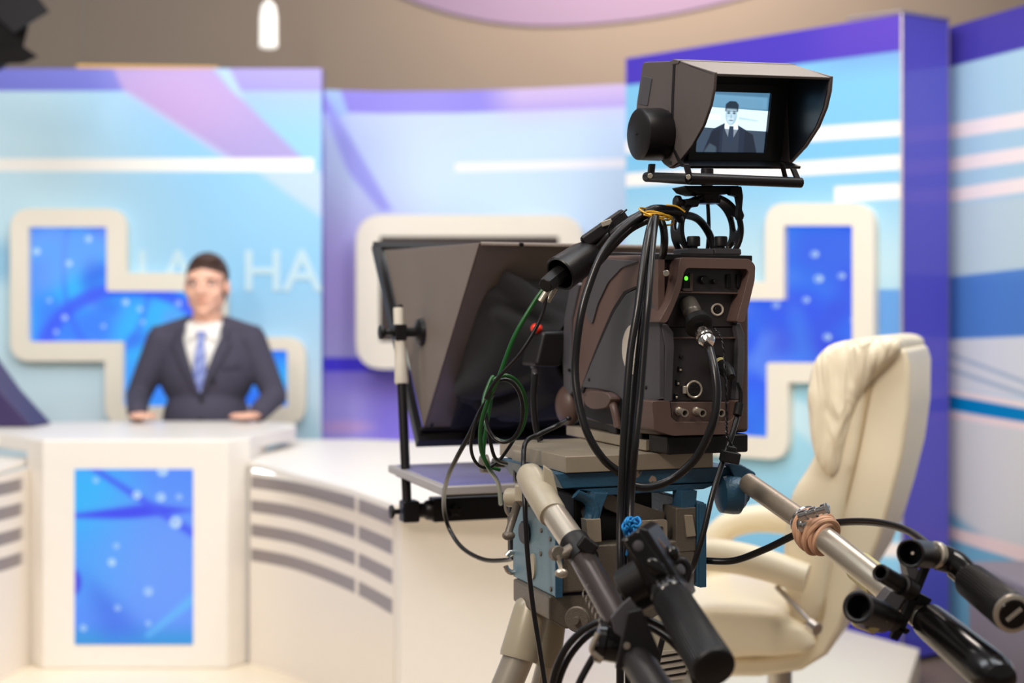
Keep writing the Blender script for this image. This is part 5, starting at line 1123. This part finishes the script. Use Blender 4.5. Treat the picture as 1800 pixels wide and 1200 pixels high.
# ---------------------------------------------------------------- focus control on the right bar
fc = empty('focus_control', P(1600, 1110, 1.72), 'black focus control with ribbed grip and hollow tubes clamped to the right pan bar', 'camera control')
bm = bmesh.new(); b_prism(bm, [P(*k, 1.70) for k in [(1626, 966), (1640, 968), (1640, 988), (1590, 1110), (1578, 1126), (1566, 1122), (1600, 1052), (1622, 1000)]], (0, .012, .0)); fin('bracket_plate', bm, M_rub, fc, bevel=.001)
for k0, k1, k2, k3 in (((1592, 992), (1612, 996), (1622, 1010), (1600, 1024)), ((1548, 1060), (1566, 1038), (1594, 1046), (1578, 1074))):
    bm = bmesh.new(); b_prism(bm, [P(*k, 1.715) for k in (k0, k1, k2, k3)], (0, .03, 0)); fin('clamp_block', bm, M_dg, fc, bevel=.001)
bm = bmesh.new(); b_prism(bm, [P(*k, 1.72) for k in [(1554, 1066), (1576, 1042), (1596, 1048), (1578, 1076)]], (0, .04, 0)); fin('clamp_block', bm, M_dg, fc, bevel=.001)
bm = bmesh.new(); b_prism(bm, [P(*k, 1.70) for k in [(1608, 1038), (1640, 1054), (1628, 1072), (1604, 1056)]], (0, .02, 0)); fin('clamp_jaw', bm, M_rub, fc, bevel=.002)
bm = bmesh.new(); b_prism(bm, [P(*k, 1.70) for k in [(1574, 1096), (1602, 1108), (1594, 1116), (1568, 1104)]], (0, .02, 0)); fin('clamp_jaw', bm, M_rub, fc, bevel=.002)
def hollow(name, a0, a1, ro, ri, mt, par):
    A0, A1 = P(*a0), P(*a1); L_ = (A1-A0).length; bm = bmesh.new()
    b_lathe(bm, A0, A1, [(L_*.55, 0.0001), (L_*.55, ri), (.001, ri), (0, (ro+ri)/2), (.001, ro), (L_, ro), (L_+.001, ro*.6), (L_+.001, .0001)], 32, cap=False); return fin(name, bm, mt, par)
hollow('tube_cap', (1600, 972, 1.64), (1632, 974, 1.70), .0165, .0135, M_bk, fc); cyl('pin', P(1606, 972, 1.655), P(1604, 972, 1.648), .0018, M_label, fc, seg=10)
hollow('short_tube', (1547, 1006, 1.65), (1588, 1030, 1.69), .0105, .0070, M_bk, fc)
cyl('tube_base', P(1584, 1026, 1.68), P(1600, 1036, 1.70), .013, M_rub, fc)
hollow('wide_tube', (1508, 1066, 1.64), (1548, 1084, 1.69), .0190, .0140, M_bk, fc)
cyl('tube_base', P(1546, 1080, 1.68), P(1570, 1090, 1.70), .014, M_rub, fc)
bm = bmesh.new(); A0, A1 = P(1520, 1076, 1.665), P(1544, 1090, 1.695); b_lathe(bm, A0, A1, [(0, .0194), (0, .021), (.006, .0225), (.018, .0225), (.020, .0194)], 6, cap=False); fin('hex_collar', bm, M_tape, fc)
cyl('steel_ring', P(1640, 974, 1.695), P(1650, 976, 1.70), .0165, M_met, fc)
bm = bmesh.new(); b_tube(bm, [P(1650, 978, 1.70), P(1668, 984, 1.70), P(1684, 992, 1.695), P(1702, 1010, 1.685), P(1716, 1022, 1.67)], lambda t: .0165-.003*t, seg=16); fin('elbow', bm, M_gb, fc)
cyl('steel_sleeve', P(1672, 1002, 1.70), P(1694, 1020, 1.69), .008, M_met, fc)
f0, f1 = P(1706, 1020, 1.675), P(1780, 1078, 1.56); ribbed('grip', f0, f1, .0195, .0212, fc, 40)
fd_ = (f1-f0).normalized(); bm = bmesh.new(); b_lathe(bm, f1-fd_*.003, f1+fd_, [(0, .0195), (.001, .0215), (.005, .0215), (.006, .017), (.005, .0165)], 34, cap=False); rg = fin('end_ring', bm, M_met, fc)
cyl('end_cap', f1, f1+fd_*.0035, .0165, M_gb, fc); ex, ey, ez = frame(f0, f1)
bm = bmesh.new(); up_ = (UZ*.5+V((.6, 0, 0))).normalized(); up_ = (up_-ez*up_.dot(ez)).normalized(); sd_ = ez.cross(up_)
for k in range(7): b_box(bm, f1+fd_*.0038+up_*(-.009+.003*k), .0018, .0045, .0006, (up_, sd_, ez))
fin('raised_lettering', bm, M_label, fc)

# tan rubber bands, clamp on the right bar
rc = P(1436, 935, 1.925); rd = (P(1500, 985, 1.85)-P(1400, 908, 1.96)).normalized(); rx_, ry_, _ = frame((0, 0, 0), rd)
bm = bmesh.new(); random.seed(3)
for k in range(13):
    off = (k/12-.5)*.036; tl = random.uniform(-.35, .35); R_ = .0205+.007*math.sin(PI*k/12)+random.uniform(-.001, .001); ph_ = random.uniform(0, 6)
    b_tube(bm, [rc+rd*(off+R_*tl*math.cos(2*PI*i/16+ph_))+(rx_*math.cos(2*PI*i/16)+ry_*math.sin(2*PI*i/16))*R_ for i in range(16)], .0036, 2, 8, closed=True)
tag(fin('rubber_band_wrap', bm, M_rope), 'thick wrap of tan rubber bands around the right pan bar', 'rubber bands')
cp_ = empty('pipe_clamp', P(1425, 915, 1.93), 'shiny chrome clamp with T handle on the right pan bar above the rubber bands', 'clamp')
bm = bmesh.new(); cc = P(1414, 915, 1.95); b_tube(bm, [cc+(rx_*math.cos(2*PI*i/20)+ry_*math.sin(2*PI*i/20))*.019 for i in range(20)], .0035, 2, 8, closed=True); fin('clamp_ring', bm, M_chr, cp_)
bm = bmesh.new(); b_lathe(bm, P(1406, 908, 1.90), P(1458, 892, 1.87), [(0, .006), (.001, .0075), (.012, .0075), (.013, .0055), (.018, .0055), (.019, .0075), (.026, .0075), (.027, .005), (.036, .005), (.037, .0075), (.044, .0075), (.045, .006)], 20); fin('clamp_bolt', bm, M_chr, cp_)
bm = bmesh.new(); b_ell(bm, P(1410, 922, 1.91), .008, .008, .011); fin('clamp_nut', bm, M_chr, cp_)

# ---------------------------------------------------------------- headset style connector at the top left of the camera
hc = empty('cable_coupler', P(1012, 470, 2.1), 'fat black cylindrical cable coupler hanging beside the camera top, left end open', 'coupler')
A0, A1 = P(984, 482, 2.02), P(1040, 444, 2.06); L_ = (A1-A0).length; bm = bmesh.new()
b_lathe(bm, A0, A1, [(L_*.5, .0001), (L_*.5, .0225), (.001, .0225), (0, .0245), (.002, .026), (L_*.7, .0245), (L_, .020), (L_+.012, .014), (L_+.02, .0001)], 36, cap=False); fin('sleeve', bm, M_bk, hc)
bm = bmesh.new(); b_cyl(bm, P(986, 480, 2.03), P(958, 502, 2.0), .013, .011, 8); fin('plug', bm, M_rub, hc)
cyl('steel_hook', P(1040, 418, 2.05), P(1048, 408, 2.05), .006, M_chr, hc, seg=16); 
bm = bmesh.new(); b_box(bm, P(1062, 402, 2.05), .075, .022, .020, (V((.82, 0, .57)), V((0, 1, 0)), V((-.57, 0, .82)))); fin('cable_clip', bm, M_bk, hc, bevel=.005)
bm = bmesh.new(); b_box(bm, P(1066, 392, 2.04), .016, .012, .008, (V((.95, 0, .3)), V((0, 1, 0)), V((-.3, 0, .95)))); fin('clip_latch', bm, M_met, hc, bevel=.001)
# ---------------------------------------------------------------- cables
cable('camera_cable', [P(1196, 386, 2.05), P(1180, 372, 2.03), P(1140, 374, 2.0), P(1100, 398, 1.98), P(1062, 440, 1.96), P(1036, 500, 1.95), P(1020, 560, 1.94), P(1011, 640, 1.94), P(1016, 700, 1.93), P(1032, 760, 1.92), P(1060, 806, 1.92), P(1092, 832, 1.93)], .0056, M_cab, 'black cable arching from the yoke down the front left edge of the camera')
cable('camera_cable', [P(1150, 378, 1.99), P(1140, 410, 1.95), P(1130, 470, 1.92), P(1121, 540, 1.90), P(1108, 620, 1.89), P(1100, 720, 1.88), P(1094, 820, 1.88), P(1091, 900, 1.88), P(1090, 1000, 1.86), P(1090, 1100, 1.86), P(1090, 1230, 1.86)], .0052, M_cab, 'leftmost thick black cable of the bundle falling straight down the camera side')
cable('camera_cable', [P(1153, 380, 1.98), P(1147, 430, 1.94), P(1140, 520, 1.90), P(1133, 600, 1.89), P(1126, 690, 1.88), P(1117, 780, 1.87), P(1110, 870, 1.88), P(1108, 960, 1.86), P(1112, 1060, 1.87), P(1118, 1230, 1.87)], .0048, M_cab, 'rightmost black cable of the bundle falling down the camera side')
cable('camera_cable', [P(1156, 382, 2.0), P(1142, 440, 1.96), P(1129, 560, 1.905), P(1118, 660, 1.90), P(1110, 760, 1.895), P(1102, 860, 1.895), P(1100, 960, 1.88), P(1102, 1080, 1.875), P(1104, 1230, 1.875)], .0042, M_cab, 'thin black cable in the middle of the bundle beside the camera')
cable('camera_cable', [P(1158, 380, 2.01), P(1166, 400, 2.0), P(1168, 425, 2.0), P(1165, 450, 2.02)], .0055, M_cab, 'short black cable dropping from the tie to the camera top')
cable('camera_cable', [P(1196, 376, 2.06), P(1225, 384, 2.10), P(1245, 408, 2.12), P(1256, 440, 2.12)], .0058, M_cab, 'thick black cable curving through the ring shaped yoke')
cable('camera_cable', [P(1243, 338, 2.13), P(1246, 400, 2.13), P(1243, 446, 2.14)], .003, M_cab, 'thin vertical cable seen through the centre of the ring yoke')
cable('camera_cable', [P(1196, 374, 2.04), P(1150, 368, 2.02), P(1110, 388, 2.03), P(1075, 412, 2.04), P(1052, 432, 2.05), P(1040, 446, 2.05)], .0068, M_cab, 'black cable running from the yellow tie to the fat cylindrical coupler')
cable('camera_cable', [P(1158, 374, 2.02), P(1120, 380, 2.04), P(1088, 400, 2.05), P(1062, 430, 2.06), P(1034, 462, 2.07), P(1020, 476, 2.07)], .0055, M_cab, 'upper of two thinner black cables between the yellow tie and the fat coupler')
cable('camera_cable', [P(1146, 384, 1.995), P(1110, 402, 2.0), P(1080, 430, 2.01), P(1052, 462, 2.03), P(1036, 476, 2.06)], .0050, M_cab, 'lower of two thinner black cables between the yellow tie and the fat coupler')
cable('camera_cable', [P(1245, 606, 1.965), P(1256, 650, 1.94), P(1260, 700, 1.93), P(1250, 752, 1.93), P(1222, 806, 1.94), P(1180, 842, 1.95), P(1140, 856, 1.95), P(1108, 852, 1.95)], .0058, M_cab, 'thick black cable looping from the chrome rear plug down over the blue plate')
cable('camera_cable', [P(1300, 716, 2.0), P(1288, 760, 1.98), P(1270, 812, 1.97), P(1252, 870, 1.95), P(1238, 930, 1.94), P(1222, 985, 1.94), P(1214, 1004, 1.96)], .0040, M_cab, 'dark cable slanting down from the camera corner past the tripod head')
cable('thin_cord', [P(1000, 735, 2.06), P(985, 745, 2.1), P(950, 762, 2.1), P(925, 776, 2.08), P(920, 810, 2.05), P(922, 870, 1.98), P(926, 960, 1.97), P(936, 1060, 1.97), P(950, 1150, 1.97), P(962, 1230, 1.97)], .0036, M_cab, 'thin black cord hanging down past the left side of the tripod head')
cable('control_cable', [P(1238, 985, 2.1), P(1290, 985, 2.08), P(1345, 965, 2.04), P(1400, 939, 2.0), P(1460, 920, 1.97), P(1530, 917, 1.90), P(1590, 930, 1.82), P(1632, 958, 1.74), P(1652, 974, 1.71)], .0052, M_cab, 'black cable arching behind the right pan bar to the focus control')
cable('control_cable', [P(966, 1230, 1.72), P(976, 1180, 1.71), P(1000, 1132, 1.70), P(1040, 1098, 1.69), P(1090, 1084, 1.68), P(1140, 1090, 1.67), P(1188, 1118, 1.66), P(1222, 1162, 1.66), P(1240, 1230, 1.66)], .0044, M_cab, 'outer black cable of the loop around the left pan bar at the bottom')
cable('control_cable', [P(976, 1230, 1.73), P(986, 1186, 1.72), P(1008, 1144, 1.71), P(1044, 1110, 1.70), P(1092, 1096, 1.69), P(1138, 1101, 1.68), P(1180, 1128, 1.67), P(1212, 1170, 1.67), P(1228, 1230, 1.67)], .0040, M_cab, 'inner black cable of the loop around the left pan bar at the bottom')
cable('thin_cord', [P(1048, 1146, 1.66), P(1036, 1166, 1.66), P(1018, 1200, 1.66), P(1008, 1230, 1.66)], .0042, M_cab, 'short black cord hanging from the ribbed hand wheel at the bottom')
cable('thin_cord', [P(1172, 1090, 1.9), P(1168, 1110, 1.9), P(1158, 1150, 1.9), P(1152, 1190, 1.9)], .004, M_cab, 'black cord hanging beside the lined label on the tripod leg')
cable('black_strap', [P(1102, 368, 1.98), P(1092, 376, 1.98), P(1082, 384, 1.99), P(1074, 394, 2.0), P(1070, 404, 2.01), P(1073, 420, 2.02)], .0014, M_cab, 'thin loose black cable tie end sticking up left of the yellow tie', seg=6)
cable('shadowed_cord', [P(1022, 500, 1.985), P(1030, 540, 1.985), P(1036, 600, 1.985), P(1050, 660, 1.985)], .0016, M_cab, 'very thin black cord lying against the curved front flank of the camera', seg=6) if 0 else None
# green and dark cables with loops left of the camera
cable('green_cable', [P(956, 508, 2.02), P(940, 530, 2.02), P(905, 590, 2.02), P(878, 660, 2.03), P(860, 700, 2.04), P(846, 745, 2.06), P(846, 790, 2.08), P(860, 824, 2.1), P(876, 850, 2.2), P(880, 885, 2.3)], .0034, M_green, 'green cable running down in front of the black cloth shroud, straight strand')
lp = [P(887+38*math.cos(a_), 718-58*math.sin(a_), 2.04+.01*k) for k, a_ in enumerate([math.radians(x) for x in range(120, -250, -30)])]
cable('green_cable', lp+[P(850, 800, 2.18), P(878, 826, 2.2)], .0030, M_green, 'green cable coiled into an oval loop in front of the shroud')
lp = [P(886+33*math.cos(a_), 722-55*math.sin(a_), 2.03+.006*k) for k, a_ in enumerate([math.radians(x) for x in range(150, -200, -30)])]
cable('black_thin_cable', [P(962, 512, 2.01), P(950, 560, 2.01), P(915, 620, 2.01), P(872, 668, 2.02), P(854, 700, 2.03)]+lp[1:]+[P(868, 800, 2.1), P(890, 815, 2.15)], .0028, M_cab, 'thin black cable coiled with the green one beside the shroud')
cable('black_thin_cable', [P(868, 690, 2.06), P(846, 720, 2.08), P(826, 762, 2.10), P(802, 806, 2.14), P(786, 842, 2.2), P(780, 885, 2.33), P(788, 925, 2.36), P(812, 962, 2.32), P(850, 983, 2.26), P(890, 984, 2.2), P(903, 980, 2.17)], .0036, M_cab, 'thin black cable passing behind the cross bar and sagging to the chrome hook')
cable('black_thin_cable', [P(866, 690, 2.05), P(842, 726, 2.06), P(828, 780, 2.08), P(836, 812, 2.1), P(856, 822, 2.12), P(880, 806, 2.13), P(905, 770, 2.12)], .0026, M_cab, 'thin black cable in a low teardrop loop left of the steel plate')
cable('black_cable', [P(941, 655, 2.25), P(938, 700, 2.25), P(942, 750, 2.25), P(950, 775, 2.25)], .0052, M_cab, 'black cable dropping from the lens drive behind the tripod head')
t = empty('coaxial_plug', P(962, 506, 2.01), 'small metal coaxial plugs on the green cable below the fat coupler', 'plug')
cyl('plug_body', P(970, 498, 2.01), P(950, 530, 2.01), .0048, M_met, t, seg=16); cyl('plug_body', P(976, 506, 2.03), P(962, 530, 2.03), .0042, M_met, t, seg=16)
# yellow tie
bm = bmesh.new(); yc_ = P(1150, 376, 2.0)
for k in range(4):
    b_tube(bm, [yc_+V((.021*math.cos(2*PI*i/14)+.002*k, .02*math.sin(2*PI*i/14), .006*math.sin(2*PI*i/14+k)+.012*math.cos(2*PI*i/14)*(-.6)-.002*k)) for i in range(14)], .0014, 3, 6, closed=True)
b_tube(bm, [yc_+V((.015, -.01, .012)), yc_+V((.03, -.01, .010)), yc_+V((.042, -.012, .002))], .0012, seg=6)
tag(fin('cable_tie', bm, mat('yellow_wire', (206, 158, 40), .35, .2)), 'yellow wire tie holding the cable bundle above the camera', 'cable tie')
# blue knitted cord
bm = bmesh.new(); random.seed(9)
for k in range(16):
    cx = 1100+random.uniform(0, 22); cy = 915+random.uniform(0, 22)
    b_tube(bm, [P(cx+6*math.cos(2*PI*i/8), cy+8*math.sin(2*PI*i/8), 1.855+.012*math.sin(2*PI*i/8+k)) for i in range(8)], .0016, 3, 6, closed=True)
b_tube(bm, [P(1100, 935, 1.85), P(1104, 955, 1.85), P(1102, 975, 1.86)], .002, seg=6)
tag(fin('blue_cord', bm, mat('blue_yarn', (20, 130, 200), .7)), 'bright blue knotted cord tied round the cable bundle', 'cord')
# rear plug with chrome rings
rp = empty('rear_plug', P(1235, 575, 2.0), 'chrome multi pin plug in the rear of the camera', 'plug')
A0, A1 = qf(1212, 538, -.012), P(1246, 606, 1.955); d_ = (A1-A0).normalized(); L_ = (A1-A0).length
bm = bmesh.new(); b_lathe(bm, A0-d_*.008, A1, [(0, .0125), (.002, .0135), (.022, .0135), (.024, .0115), (.026, .0108), (L_*.42, .0108)], 30); fin('socket_barrel', bm, mat('gunmetal', (110, 104, 98), .35, .5), rp)
bm = bmesh.new(); m0_ = A0+d_*L_*.38; b_lathe(bm, m0_, A1, [(0, .016), (.002, .0195), (.013, .0200), (.016, .0165), (.018, .010)], 34); fin('rubber_ring', bm, M_rub, rp)
bm = bmesh.new(); m1_ = A0+d_*L_*.66; b_lathe(bm, m1_, A1, [(0, .0095), (.004, .0100), (.005, .0118), (.012, .0122), (.013, .0108), (.016, .0108), (.018, .0122), (.024, .0120), (.030, .0075)], 30); fin('chrome_nut', bm, M_chr, rp)
rx2 = empty('side_plug', P(1275, 645, 2.0), 'small black plug angled into the right side of the rear panel', 'plug')
A0, A1 = qf(1264, 636, -.006), P(1298, 676, 1.99)
bm = bmesh.new(); b_lathe(bm, A0, A1, [(0, .0085), (.012, .0085), (.013, .0105), (.03, .0100), (.045, .006), (.047, .005)], 24); fin('plug_sleeve', bm, M_rub, rx2)
bm = bmesh.new(); b_lathe(bm, A0, A1, [(.002, .0088), (.009, .0088)], 24); fin('plug_ring', bm, M_tape, rx2)
for k in (0, 4):
    bm = bmesh.new(); b_tube(bm, [P(1295+k*.5, 672, 1.99), P(1300+k, 690, 1.99), P(1299+k, 712, 1.99)], .0014, seg=6); fin('wire', bm, M_cab, rx2)
bm = bmesh.new(); b_cyl(bm, P(1300, 708, 1.995), P(1296, 730, 1.99), .0065); fin('strain_relief', bm, M_rub, rx2)
# twisted cord with a dust cap
dc = empty('dust_cap', P(1282, 820, 1.98), 'black dust cap dangling on a twisted cord at the rear right of the camera', 'cap')
for s_ in (0, 1):
    pts = [P(1256, 577, 1.99), P(1270, 600, 1.98), P(1275, 660, 1.97), P(1277, 730, 1.97), P(1278, 765, 1.97), P(1288, 785, 1.975)]
    q_ = spline(pts, 10); q_ = [p_+V((.0011*math.cos(i*1.6+PI*s_), .0011*math.sin(i*1.6+PI*s_), 0)) for i, p_ in enumerate(q_)]
    bm = bmesh.new(); b_tube(bm, q_, .0011, seg=6, n=3); fin('twisted_strand', bm, M_cab, dc)
bm = bmesh.new(); b_box(bm, P(1283, 803, 1.97), .026, .022, .016, (V((.97, 0, -.2)).normalized(), V((0, 1, 0)), V((.2, 0, .97)).normalized())); fin('cap_body', bm, M_rub, dc, bevel=.002)
bm = bmesh.new(); b_box(bm, P(1285, 790, 1.97), .013, .014, .010, (V((.97, 0, -.2)).normalized(), V((0, 1, 0)), V((.2, 0, .97)).normalized())); fin('cap_neck', bm, M_rub, dc, bevel=.002)
